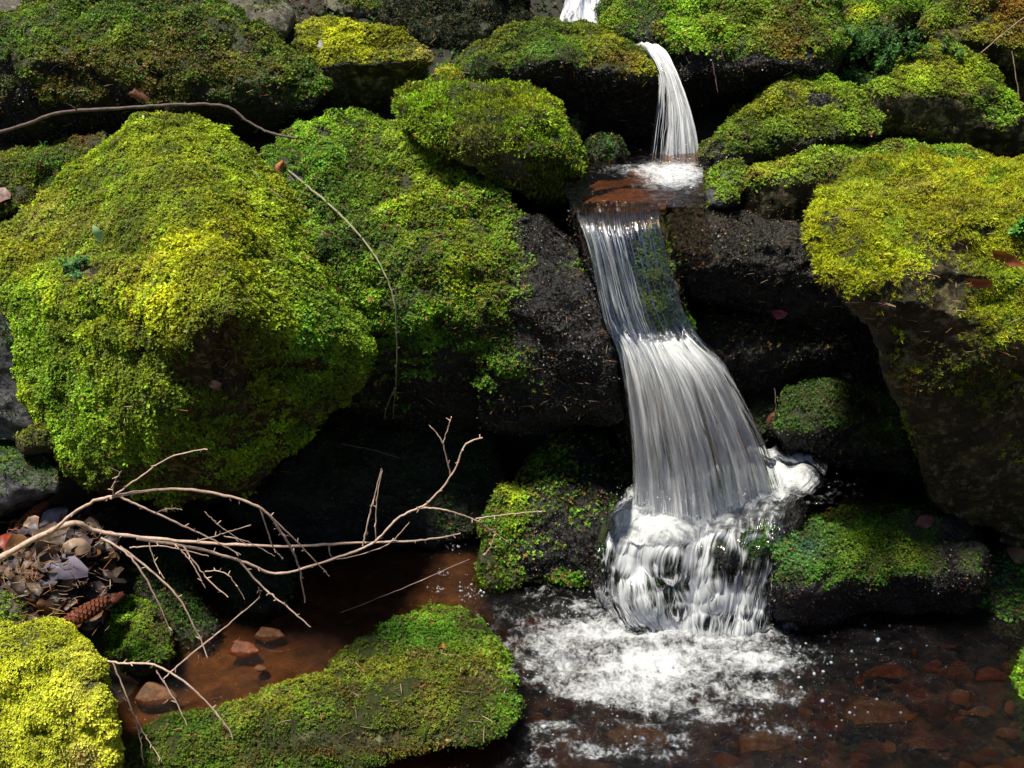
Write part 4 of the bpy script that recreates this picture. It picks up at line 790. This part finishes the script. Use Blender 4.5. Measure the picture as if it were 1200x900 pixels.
# spray and foam lumps
cen, rad = [], []
def scatter_px(n, cx, cy, sx_, sy_, z0, zr, r0):
    for _ in range(n):
        p = PZ(r.normal(cx, sx_), r.normal(cy, sy_), z0); p[2] += abs(r.normal(0, zr)); cen.append(p); rad.append(r0 * math.exp(r.normal(0, 0.4)))
scatter_px(220, 850, 568, 45, 12, 0.27, 0.015, 0.0012); scatter_px(120, 770, 590, 30, 9, 0.27, 0.015, 0.0012)
scatter_px(260, 790, 755, 70, 14, 0.008, 0.012, 0.0011); scatter_px(80, 700, 715, 40, 15, 0.006, 0.010, 0.0011)
scatter_px(120, 795, 205, 14, 8, 0.865, 0.02, 0.0014)
for (x, y) in [(543, 689), (520, 672), (560, 693), (512, 690), (548, 700), (533, 640)]: scatter_px(14, x, y, 5, 2.0, 0.003, 0.002, 0.0018)
scatter_px(90, 960, 790, 60, 40, 0.002, 0.001, 0.0022); scatter_px(120, 680, 800, 60, 45, 0.003, 0.002, 0.0020)
V_, F_ = blobs(np.array(cen), np.array(rad), r)
tag(mesh_np("foam", V_, F_, M['white'], smooth=True), "white froth beads and spray around the falls", "foam", kind='stuff')

# ================================================================== things lying on the rocks
bvh = BVHTree.FromPolygons([tuple(p) for p in np.concatenate(ALLV)], [tuple(f) for f in np.concatenate(ALLF).tolist()])
def hit(px, py, off=0.008):
    d = Vector(ray(px, py)).normalized(); h = bvh.ray_cast(Vector((0, 0, CAMH)), d)
    if h[0] is None: return np.array(P(px, py, 2.3)), np.array([0, -0.7, 0.7])
    return np.array(h[0]) + np.array(h[1]) * off, np.array(h[1])

def tube(path, rad, k=7, jit=0.0, seed=0):
    r_ = np.random.default_rng(seed); path = np.asarray(path); n_ = max(8, int(len(path) * 7)); p = catmull(path, n_)
    rr = np.interp(np.linspace(0, 1, n_), np.linspace(0, 1, len(rad)), rad)
    p = p + r_.normal(0, jit, p.shape); tan_ = np.gradient(p, axis=0); tan_ /= np.linalg.norm(tan_, axis=1)[:, None] + 1e-9
    a = np.cross(tan_, [0, 0.3, 1.0]); a /= np.linalg.norm(a, axis=1)[:, None] + 1e-9; b = np.cross(tan_, a)
    rr = rr * (1.12 if n_ > 0 else 1) * (1 + r_.uniform(-0.12, 0.16, n_))
    ang = np.arange(k) * 2 * math.pi / k
    V_ = p[:, None] + (np.cos(ang)[None, :, None] * a[:, None] + np.sin(ang)[None, :, None] * b[:, None]) * rr[:, None, None]
    idx = np.arange(n_ * k).reshape(n_, k); i2 = np.roll(idx, -1, axis=1)
    F_ = np.stack([idx[:-1], i2[:-1], i2[1:], idx[1:]], -1).reshape(-1, 4)
    V_ = V_.reshape(-1, 3); c0, c1 = len(V_), len(V_) + 1; V_ = np.concatenate([V_, p[:1], p[-1:]])
    caps = [(c0, idx[0, (j + 1) % k], idx[0, j], c0) for j in range(0)]
    return V_, F_
def joined(parts):
    V_, F_, o_ = [], [], 0
    for v, f in parts: V_.append(v); F_.append(f + o_); o_ += len(v)
    return np.concatenate(V_), np.concatenate(F_)
def branch(name, label, cat, main, twigs, mat, jit=0.0006, buds=True):
    """main and twigs: (points (px,py,Y), radii); the stem is the thing, each twig a child"""
    org = P(*main[0][0]); r_ = np.random.default_rng(len(twigs) * 7 + abs(int(main[0][0][0])) + 3)
    def knobs(pth):
        ks = []
        if not buds: return ks
        q = catmull(pth, len(pth) * 4)
        for i in range(2, len(q) - 1):
            if r_.random() < 0.35:
                d = r_.normal(0, 1, 3); d /= np.linalg.norm(d)
                ks.append(tube([q[i], q[i] + d * r_.uniform(0.004, 0.009), q[i] + d * 0.010], [0.0012, 0.001, 0.0005], 4))
        return ks
    pts = [P(*q) for q in main[0]]
    V_, F_ = joined([tube(pts, main[1], 8, jit, 1)] + knobs(pts)); st = mesh_np(name, V_, F_, mat, origin=org, smooth=True); tag(st, label, cat)
    for i, (tp, tr) in enumerate(twigs):
        pts = [P(*q) for q in tp]
        V_, F_ = joined([tube(pts, tr, 6, jit, i + 9)] + knobs(pts)); mesh_np("twig", V_, F_, mat, parent=st, smooth=True)
    return st
mm = 0.001
D = lambda pts, a, b: [(x, y, a + (b - a) * i / (len(pts) - 1)) for i, (x, y) in enumerate(pts)]
D2 = lambda pts, a, b: D(pts, a - 0.10, b - 0.10)
branch("dead_branch", "pale forked dead branch reaching from the leaf litter over the side pool", "branch",
       (D2([(-10, 660), (40, 632), (85, 613), (112, 622), (160, 629), (240, 636), (330, 640), (400, 637), (480, 634), (515, 630), (540, 625)], 1.86, 2.02), [5.6 * mm, 5 * mm, 3.4 * mm, 2.6 * mm, 2 * mm, 1.2 * mm]),
       [(D2([(160, 631), (240, 645), (290, 660), (328, 672), (400, 652), (440, 634), (468, 606), (500, 590), (530, 556), (545, 522), (566, 513)], 1.88, 2.04), [2.8 * mm, 2.4 * mm, 2 * mm, 1.4 * mm]),
        (D2([(528, 556), (518, 518), (503, 498)], 2.03, 2.04), [1.5 * mm, 1 * mm]),
        (D2([(519, 520), (524, 505), (529, 488)], 2.03, 2.04), [1.2 * mm, .8 * mm]),
        (D2([(425, 640), (434, 600), (447, 549)], 1.97, 2.0), [1.7 * mm, 1 * mm]),
        (D2([(440, 636), (441, 590), (448, 549)], 1.97, 2.0), [1.2 * mm, .8 * mm]),
        (D2([(480, 600), (500, 595), (530, 600), (562, 612), (596, 636)], 2.0, 2.02), [1.9 * mm, 1.1 * mm]),
        (D2([(558, 608), (590, 603), (636, 599)], 2.01, 2.04), [1.4 * mm, .8 * mm]),
        (D2([(581, 624), (575, 640), (567, 651)], 2.01, 2.0), [1.2 * mm, .8 * mm]),
        (D2([(62, 622), (100, 592), (135, 581), (200, 573), (260, 580), (308, 597), (330, 625), (345, 650), (352, 672), (358, 706)], 1.86, 1.92), [3.4 * mm, 2.6 * mm, 2.2 * mm, 1.2 * mm]),
        (D2([(308, 597), (345, 632), (386, 675)], 1.9, 1.93), [1.6 * mm, .9 * mm]),
        (D2([(305, 596), (320, 640), (332, 655)], 1.9, 1.9), [1.4 * mm, .8 * mm]),
        (D2([(140, 582), (180, 600), (240, 628), (282, 650)], 1.88, 1.9), [2.2 * mm, 1.2 * mm]),
        (D2([(182, 601), (200, 596), (214, 597)], 1.88, 1.88), [1.2 * mm, .7 * mm]),
        (D2([(130, 584), (160, 562), (200, 536), (243, 526)], 1.87, 1.88), [1.9 * mm, 1 * mm]),
        (D2([(132, 582), (134, 566), (142, 552)], 1.87, 1.86), [1.3 * mm, .8 * mm]),
        (D2([(118, 630), (150, 650), (178, 690), (201, 742)], 1.85, 1.80), [2.2 * mm, 1.1 * mm]),
        (D2([(140, 640), (190, 680), (215, 710), (235, 750), (243, 771)], 1.84, 1.78), [2.0 * mm, 1.0 * mm]),
        (D2([(278, 655), (310, 690), (335, 710), (364, 735)], 1.9, 1.86), [2 * mm, 1.1 * mm]),
        (D2([(174, 632), (182, 660), (192, 678)], 1.87, 1.84), [1.3 * mm, .8 * mm]),
        (D2([(205, 638), (225, 660), (241, 690)], 1.87, 1.84), [1.4 * mm, .8 * mm]),
        (D2([(215, 640), (240, 675), (267, 700)], 1.87, 1.84), [1.6 * mm, 1 * mm]),
        (D2([(240, 670), (265, 672), (287, 702)], 1.86, 1.84), [1.1 * mm, .7 * mm]),
        (D2([(230, 635), (262, 625), (294, 615)], 1.88, 1.9), [1.3 * mm, .8 * mm]),
        (D2([(262, 628), (290, 635), (322, 652)], 1.88, 1.9), [1.2 * mm, .7 * mm]),
        (D2([(152, 642), (190, 640), (245, 652)], 1.86, 1.88), [1.4 * mm, .8 * mm]),
        (D2([(385, 640), (395, 655), (450, 640), (480, 612)], 1.96, 1.99), [1.3 * mm, .8 * mm]),
        (D2([(240, 600), (262, 620), (293, 640)], 1.9, 1.9), [1.0 * mm, .6 * mm])], M['bark'])
branch("dead_twig", "forked pale twig arching out of the lemon mossed boulder's side", "twig",
       (D([(105, 770), (140, 777), (180, 779), (220, 802), (255, 838), (273, 868), (258, 900)], 1.60, 1.52), [2.0 * mm, 1.6 * mm, 1.0 * mm]),
       [(D([(132, 776), (152, 825), (163, 860), (168, 895)], 1.58, 1.5), [1.4 * mm, .8 * mm]), (D([(158, 838), (172, 865), (190, 892)], 1.55, 1.5), [1.1 * mm, .7 * mm]),
        (D([(183, 786), (205, 820), (220, 852)], 1.57, 1.53), [1.3 * mm, .8 * mm]), (D([(116, 772), (126, 800), (148, 822)], 1.58, 1.55), [1.1 * mm, .7 * mm])], M['bark'])
branch("dead_twig", "straight brown twig slanting over the side pool stones", "twig",
       (D([(305, 700), (272, 728), (220, 770), (192, 795)], 1.80, 1.72), [0.9 * mm, 1.4 * mm, 1.5 * mm]), [(D([(303, 702), (305, 695), (303, 688)], 1.80, 1.80), [.8 * mm, .6 * mm])], M['bark'])
branch("bare_branch", "thin dark bare branch lying behind the huge boulder's peak", "branch",
       (D([(-20, 160), (30, 146), (70, 132), (150, 126), (220, 122), (266, 125), (290, 142), (318, 156), (348, 162)], 2.62, 2.56), [3.8 * mm, 3.4 * mm, 3 * mm, 2.6 * mm, 3 * mm]),
       [(D([(90, 129), (85, 125), (78, 121)], 2.6, 2.58), [1.6 * mm, 1 * mm])], M['bark_dark'], buds=False)
pts = [(338, 200), (365, 222), (395, 248), (425, 280), (448, 315), (462, 355), (465, 400), (464, 450), (460, 490)]
hp = [hit(x, y, 0.016)[0] for x, y in pts]; hp = [(x, y, float(h[1]) - 0.01) for (x, y), h in zip(pts, hp)]
f1 = hit(452, 480, .02)[0][1]
branch("hanging_twig", "long thin grey twig trailing down the centre boulder's moss", "twig", (hp, [2.6 * mm, 2.2 * mm, 1.8 * mm, 1.4 * mm, 1 * mm]),
       [(D([(464, 452), (456, 470), (450, 489)], hp[7][2], f1), [1.3 * mm, .8 * mm]), (D([(452, 322), (445, 335), (449, 347)], hp[4][2], hp[4][2]), [1.1 * mm, .7 * mm]), (D([(464, 385), (470, 392)], hp[6][2], hp[6][2]), [1 * mm, .6 * mm])], M['bark_grey'])
pts = [(258, 150), (285, 185), (310, 215), (330, 232)]
hp = [(x, y, float(hit(x, y, 0.014)[0][1])) for x, y in pts]
branch("thin_twig", "fine green grey twig lying on the huge boulder's right shoulder", "twig", (hp, [1.3 * mm, 1.0 * mm]), [], M['bark_grey'], buds=False)
pts = [(298, 380), (302, 410), (301, 435), (298, 465)]
hp = [(x, y, float(hit(x, y, 0.012)[0][1])) for x, y in pts]
branch("thin_twig", "reddish dry stem on the huge boulder's green front face", "twig", (hp, [1.2 * mm, 1.3 * mm, .9 * mm]), [], M['bark'], buds=False)
for pts, Yq, lb in [([(978, 20), (985, 0), (990, -15)], 3.25, "pale bare stem standing at the top right gap"), ([(972, 60), (970, 30), (966, 10)], 3.12, "brown dry stem beside the big leafy boulder's right end"),
                    ([(1150, 62), (1175, 40), (1200, 20)], 3.05, "thin slanting stem against the top right corner boulder"), ([(1186, 60), (1192, 100), (1196, 135)], 3.0, "hanging dry stem at the right edge"),
                    ([(835, 72), (838, 90), (841, 108)], 2.85, "short dry stem hanging under the purple belly"), ([(400, 520), (440, 528), (468, 537)], 2.25, "dark stick poking out of the shade under centre boulder"),
                    ([(908, 455), (909, 475), (906, 500)], 2.22, "purple upright stick beside the dark round rock"), ([(400, 718), (470, 690), (550, 655)], 1.98, "very fine red stem spanning the side pool")]:
    branch("dry_stem", lb, "stem", (D(pts, Yq, Yq - 0.03), [1.2 * mm if 'very fine' not in lb else .5 * mm, .8 * mm if 'very fine' not in lb else .4 * mm]), [], M['bark_dark'] if 'dark' in lb or 'purple' in lb else M['bark'], buds=False)

# cones
def cone(label, a, b, rad, mat):
    a, b = np.array(a), np.array(b); ax = (b - a); L = np.linalg.norm(ax); ax /= L; u_ = np.cross(ax, [0, 0, 1.0]); u_ /= np.linalg.norm(u_); w_ = np.cross(ax, u_)
    core = tube([a, a + ax * L * .3, a + ax * L * .7, b], [rad * .35, rad * .7, rad * .65, rad * .2], 10)
    st = mesh_np("fir_cone", core[0], core[1], M[mat], origin=a, smooth=True); tag(st, label, "cone")
    V_, F_ = [], []
    ns = 120
    for k in range(ns):
        f = k / ns; an = k * 2.39996; rr = rad * (0.30 + 0.70 * math.sin(math.pi * min(1, f * 0.85 + 0.12)) ** 0.6)
        c = a + ax * (L * (0.02 + 0.93 * f)); o_ = u_ * math.cos(an) + w_ * math.sin(an); tg = np.cross(ax, o_)
        base = c + o_ * rr * .45; tip = c + o_ * rr * 1.02 + ax * rad * .75; s = rad * 0.42; md = (base + tip) / 2 + o_ * rr * .18
        i0 = len(V_); th = o_ * (-rad * 0.06)
        V_ += [base - tg * s * .6, md - tg * s, tip, md + tg * s, base + tg * s * .6, base - tg * s * .6 + th, md - tg * s + th, tip + th, md + tg * s + th, base + tg * s * .6 + th]
        F_ += [(i0, i0 + 1, i0 + 3, i0 + 4), (i0 + 1, i0 + 2, i0 + 2 + 5, i0 + 1 + 5), (i0 + 2, i0 + 3, i0 + 8, i0 + 7), (i0 + 1, i0 + 2, i0 + 3, i0 + 3), (i0 + 5, i0 + 6, i0 + 8, i0 + 9)]
    F_ = [f for f in F_ if len(set(f)) == 4] + []
    V_ = np.array(V_); tri_extra = []
    for k in range(ns): tri_extra.append((k * 10 + 1, k * 10 + 2, k * 10 + 7, k * 10 + 3))
    mesh_np("scales", V_, np.array(F_ + tri_extra), M[mat], parent=st)
# leaf pile on the left bank: a heap of dead leaves nobody could count, with the ones that stand out built singly
def leaf_geo(c, nrm_, size, r_, curl=0.35, lobes=False, slim=1.0):
    nrm_ = nrm_ / np.linalg.norm(nrm_); a = np.cross(nrm_, r_.normal(size=3)); a /= np.linalg.norm(a); b = np.cross(nrm_, a)
    m_ = 7; V_ = []
    cu, cv = r_.uniform(-curl, curl) * 1.5, r_.uniform(-curl, curl) * 1.2
    for i in range(m_):
        t_ = i / (m_ - 1); wd = 0.42 * slim * math.sin(math.pi * (0.04 + 0.93 * t_)) ** 0.75 * (1 + (0.30 * (-1) ** i if lobes else 0.05 * (-1) ** i))
        for s in (-1, -0.5, 0, 0.5, 1):
            x, y = (t_ - .5), s * wd
            V_.append(c + size * (a * x + b * y + nrm_ * (cu * x * x * 2 + cv * abs(y) * 1.6 + 0.10 * math.sin(5 * x + 7 * y))))
    idx = np.arange(m_ * 5).reshape(m_, 5); F_ = np.stack([idx[:-1, :-1], idx[:-1, 1:], idx[1:, 1:], idx[1:, :-1]], -1).reshape(-1, 4)
    return np.array(V_), F_
def leaves_obj(name, specs, seed, label, cat, kind=None, group=None, lobes=False, slim=1.0):
    r_ = np.random.default_rng(seed); Vs, Fs, Cs, o_ = [], [], [], 0
    for c, nn, s, col in specs:
        V_, F_ = leaf_geo(np.array(c), np.array(nn), s, r_, lobes=lobes, slim=slim, curl=0.5); Vs.append(V_); Fs.append(F_ + o_); o_ += len(V_)
        cc = np.array(col) * 0.75 * (0.8 + 0.4 * r_.random()); k = np.ones((len(V_), 1)) * 1.0; k[2::5] = 0.7; Cs.append(cc * k * (1 + 0.25 * r_.normal(0, 1, (len(V_), 1)).clip(-1.5, 1.5)))
    o = mesh_np(name, np.concatenate(Vs), np.concatenate(Fs), M['leaf'], origin=np.array(specs[0][0]), cols=np.clip(np.concatenate(Cs), 0, 1), smooth=True)
    tag(o, label, cat, group, kind); return o
LC = [(0.30, 0.20, 0.14), (0.17, 0.11, 0.12), (0.22, 0.17, 0.22), (0.12, 0.05, 0.03), (0.34, 0.16, 0.06), (0.10, 0.07, 0.08), (0.42, 0.30, 0.20), (0.26, 0.10, 0.05)]
r = np.random.default_rng(77); sp = []
poly = [(0, 640), (30, 600), (60, 590), (120, 610), (140, 650), (130, 700), (100, 735), (40, 740), (0, 700)]
def inpoly(x, y, po):
    c = False; j = len(po) - 1
    for i in range(len(po)):
        if (po[i][1] > y) != (po[j][1] > y) and x < (po[j][0] - po[i][0]) * (y - po[i][1]) / (po[j][1] - po[i][1]) + po[i][0]: c = not c
        j = i
    return c
while len(sp) < 420:
    x, y = r.uniform(-60, 145), r.uniform(585, 745)
    if not inpoly(max(x, 0.5), y, poly): continue
    z = 0.14 + 0.12 * math.exp(-((x - 60) / 60) ** 2 - ((y - 650) / 60) ** 2) + r.uniform(-0.02, 0.015)
    sp.append((PZ(x, y, z), np.array([0, -0.25, 1.0]) + r.normal(0, 0.50, 3), r.uniform(0.022, 0.062), np.array(LC[r.integers(len(LC))]) * r.uniform(0.15, 0.6)))
leaves_obj("leaf_litter", sp, 5, "heap of wet brown and purple dead leaves under the pale branch", "leaf litter", kind='stuff')
def needles(name, label, region, n, z, seed, dim=1.0):
    r_ = np.random.default_rng(seed); parts = []; cols = []
    for _ in range(n):
        x, y = r_.uniform(region[0], region[2]), r_.uniform(region[1], region[3])
        if z is None: c, nn = hit(x, y, 0.009)
        else: c = PZ(x, y, z(x, y) if callable(z) else z)
        d = r_.normal(0, 1, 3) * [1, 0.7, 0.35]; d /= np.linalg.norm(d); L = r_.uniform(0.012, 0.035)
        v, f = tube([c - d * L / 2, c + r_.normal(0, 0.001, 3), c + d * L / 2], [0.0006, 0.0008, 0.0004], 3); parts.append((v, f)); cols.append(np.tile(np.array(LC[r_.choice([0, 4, 6, 7])]) * dim * r_.uniform(.5, 1.2), (len(v), 1)))
    V_, F_ = joined(parts); tag(mesh_np(name, V_, F_, M['needle'], cols=np.concatenate(cols)), label, "litter", kind='stuff')
needles("needle_litter", "dry needles and twig bits strewn over the leaf heap", (0, 590, 130, 740), 260, lambda x, y: 0.165 + 0.12 * math.exp(-((x - 60) / 60) ** 2 - ((y - 650) / 60) ** 2), 3)
needles("needle_litter", "brown needles strewn over the bare side of the centre boulder", (560, 280, 720, 500), 80, None, 4, 0.6)
needles("needle_litter", "brown needles strewn over the black gravelly rock", (790, 240, 1000, 440), 60, None, 5, 0.6)
needles("needle_litter", "tan needles caught in the slab's moss", (160, 760, 600, 870), 60, None, 6)
needles("needle_litter", "rusty needles and bits scattered over the mossy boulders at the rear", (0, 20, 1200, 190), 170, None, 8)
needles("needle_litter", "tan bits scattered over the huge left boulder's moss", (20, 160, 420, 560), 150, None, 9)
needles("needle_litter", "tan and brown bits caught in the centre boulder's moss", (330, 150, 620, 480), 120, None, 10)
needles("needle_litter", "brown bits caught in the yellow moss of the right boulder", (950, 180, 1200, 420), 110, None, 11)
cone("brown fir cone lying beside the stone with green patch", PZ(72, 733, 0.20), PZ(126, 703, 0.215), 0.017, 'cone')
cone("orange fir cone standing aslant below the wet grey slab", PZ(18, 622, 0.22), PZ(54, 590, 0.24), 0.014, 'cone2')
cone("small red brown cone tip beside the lying brown cone", PZ(130, 706, 0.205), PZ(143, 697, 0.21), 0.009, 'cone')

def one_leaf(px, py, size, col, label, nn=None, z=None, seed=0, lobes=False, name="dead_leaf", slim=0.8):
    if z is None: c, n_ = hit(px, py, 0.014)
    else: c, n_ = PZ(px, py, z), np.array([0, -0.3, 1.0])
    if nn is not None: n_ = np.array(nn, float)
    return leaves_obj(name, [(c, n_, size, col)], seed, label, "leaf", lobes=lobes, slim=slim)
one_leaf(330, 197, 0.035, (0.60, 0.22, 0.07), "orange dead leaf at the start of the trailing twig", (0.2, -1, .5), seed=3)
one_leaf(345, 210, 0.045, (0.30, 0.24, 0.26), "grey curled leaf in the notch between the two large boulders", (0.5, -1, .4), seed=4)
one_leaf(995, 438, 0.034, (0.62, 0.20, 0.24), "pink fallen leaf on the dark round rock", (0.3, -1, 0.8), seed=5)
one_leaf(915, 365, 0.036, (0.36, 0.05, 0.09), "crimson leaf on the black rock", None, seed=6)
one_leaf(254, 446, 0.026, (0.48, 0.26, 0.20), "pinkish brown leaf in the bare hollow of the huge boulder", (0, -1, .3), seed=7)
one_leaf(1148, 325, 0.070, (0.28, 0.075, 0.025), "long rusty curled leaf on the huge right boulder's moss, left one of two", (-.2, -1, 0.2), seed=21, slim=0.35)
one_leaf(1172, 308, 0.075, (0.34, 0.085, 0.03), "long rusty curled leaf on the huge right boulder's moss, upper right of two", (.2, -1, 0.2), seed=9, slim=0.35)
one_leaf(8, 634, 0.05, (0.42, 0.05, 0.02), "bright red leaf at the left edge of the leaf heap", (0.1, -.8, 1), z=0.23, seed=10)
one_leaf(70, 660, 0.09, (0.20, 0.17, 0.23), "broad wet purple grey leaf on the leaf heap", (0.0, -.5, 1), z=0.275, seed=11)
one_leaf(90, 640, 0.055, (0.52, 0.36, 0.25), "folded tan leaf under the pale branch", (0.4, -.9, .8), z=0.27, seed=12)
one_leaf(60, 604, 0.07, (0.32, 0.27, 0.30), "pale lilac leaf above the thick end of the pale branch", (0.1, -.7, 1), z=0.25, seed=13)
one_leaf(40, 612, 0.04, (0.50, 0.33, 0.24), "buff leaf beside the orange cone", (-.2, -.8, .8), z=0.25, seed=14)
one_leaf(520, 765, 0.022, (0.50, 0.20, 0.03), "small orange leaf on the foreground slab", None, seed=15)
one_leaf(1085, 612, 0.045, (0.20, 0.05, 0.03), "red brown leaf where the huge right boulder meets the flat rock", (-.2, -1, .5), seed=16)
one_leaf(905, 492, 0.04, (0.26, 0.07, 0.05), "brown red leaf beside the purple stick", (-.2, -1, .5), seed=17)
one_leaf(1190, 655, 0.05, (0.22, 0.13, 0.07), "brown leaf on the bank at the right edge", (-.2, -1, .8), seed=18)
one_leaf(376, 58, 0.05, (0.34, 0.32, 0.28), "pale curled leaf between long boulder and flat topped one", (-.2, -1, .6), seed=19)
one_leaf(168, 106, 0.06, (0.30, 0.10, 0.05), "reddish dead leaves clump on the long dark mossy boulder", (.2, -1, .3), seed=20, lobes=True)
one_leaf(5, 232, 0.06, (0.22, 0.12, 0.11), "brown leaf at the left edge above the huge boulder", (.2, -.6, 1), seed=22)

# seedling, grass blades, fern sprig and undergrowth
def blade(pts, w0, col, mat, parent=None, name="blade"):
    p = catmull(np.array(pts), 12); tn = np.gradient(p, axis=0); sd_ = np.cross(tn, [0.2, -1, 0.3]); sd_ /= np.linalg.norm(sd_, axis=1)[:, None]
    ww = w0 * np.sin(np.linspace(0.35, math.pi, 12)) ** .8
    V_ = np.concatenate([p - sd_ * ww[:, None], p + sd_ * ww[:, None], p + np.array([0, -1, 0.4]) * ww[:, None] * .3]); i = np.arange(11)
    F_ = np.concatenate([np.stack([i, i + 24, i + 25, i + 1], 1), np.stack([i + 24, i + 12, i + 13, i + 25], 1)])
    return V_, F_, np.tile(col, (len(V_), 1))
def grass(label, px, py, tips, seed):
    c, n_ = hit(px, py, 0.004); st = bpy.data.objects.new("grass_tuft", None); COL.objects.link(st); st.location = c; st.empty_display_size = 0.01; tag(st, label, "grass tuft")
    for (tx, ty, col) in tips:
        e = P(tx, ty, c[1] - 0.03); m_ = (c + e) / 2 + np.array([0, -0.012, 0.012])
        V_, F_, C_ = blade([c, m_, e], 0.0016, col, None); mesh_np("blade", V_, F_, M['moss'], parent=st, cols=C_, smooth=True)
GR = (0.22, 0.36, 0.06)
grass("small tuft of bright green grass blades on the centre boulder", 440, 232, [(456, 170, GR), (434, 205, GR), (414, 208, GR), (470, 192, GR)], 1)
grass("pale dry grass blades on the centre boulder below the green tuft", 418, 268, [(444, 242, (.34, .36, .14)), (430, 240, (.3, .34, .12)), (405, 240, (.34, .36, .14))], 1)
grass("tiny grass sprout in the dark gap left of the boulder's peak", 54, 178, [(47, 165, (.08, .25, .05)), (56, 166, (.08, .25, .05))], 1)
c, n_ = hit(119, 290, 0.003); sdl = bpy.data.objects.new("seedling", None); COL.objects.link(sdl); sdl.location = c; tag(sdl, "tiny seedling with one pale green leaf on the huge boulder", "seedling")
e = P(117, 280, c[1] - 0.02); V_, F_ = tube([c, (c + e) / 2, e], [.0008, .0008, .0006], 5); mesh_np("stem", V_, F_, M['needle'], parent=sdl, cols=np.tile((.3, .4, .15), (len(V_), 1)))
V_, F_, C_ = blade([P(118, 284, e[1]), P(114, 273, e[1] - .006), P(109, 264, e[1] - .004)], 0.0085, (0.36, 0.58, 0.30), None); mesh_np("leaf", V_, F_, M['moss'], parent=sdl, cols=C_, smooth=True)

def herb(name, label, cat, spots, seed, col, size=0.008, hgt=0.03):
    """small leafy plants: thin stems with pairs of leaflets"""
    r_ = np.random.default_rng(seed); Vs, Fs, Cs, o_ = [], [], [], 0
    for (x, y, z_) in spots:
        c = hit(x, y, 0.0)[0] if z_ is None else P(x, y, z_)
        for s in range(5):
            d = np.array([r_.normal(0, .5), -0.35 + r_.normal(0, .3), 1.0]); d /= np.linalg.norm(d)
            k = 7; pp = c + d * np.linspace(0.2, 1, k)[:, None] * hgt * r_.uniform(.6, 1.3)
            V_, F_, C_ = leaves_mesh(pp, np.tile(d, (k, 1)), np.full(k, size), 4, 'leafy', np.tile(np.array(col) * r_.uniform(.7, 1.3), (k, 1)), r_)
            Vs.append(V_); Fs.append(F_ + o_); Cs.append(C_); o_ += len(V_)
    V_ = np.concatenate(Vs); return tag(mesh_np(name, V_, np.concatenate(Fs), M['moss'], cols=np.concatenate(Cs), origin=V_[0]), label, cat)
herb("fern_sprig", "bluish green fern sprig on the left side of the huge boulder", "fern", [(78, 318, None), (92, 318, None), (103, 312, None), (95, 328, None)], 3, (0.07, 0.22, 0.06), 0.007, 0.025)
r = np.random.default_rng(12)
o = herb("undergrowth", "low green leafy plants in the shade between the rear boulders", "undergrowth", [(r.uniform(975, 1085), r.uniform(55, 115), r.uniform(3.05, 3.2)) for _ in range(46)], 4, (0.045, 0.13, 0.02), 0.011, 0.055)
o["kind"] = 'stuff'
herb("plant", "small fresh green plant at the right edge on the yellow moss", "plant", [(1190, 272, None), (1197, 280, None)], 6, (0.12, 0.32, 0.05), 0.013, 0.03)
herb("plant", "tuft of pale leaves on the peaked boulder's crest", "plant", [(1105, 62, None), (1115, 66, None), (1125, 72, None)], 7, (0.10, 0.20, 0.03), 0.009, 0.03)
print("mesh faces", sum(len(o.data.polygons) for o in bpy.data.objects if o.type == 'MESH'))
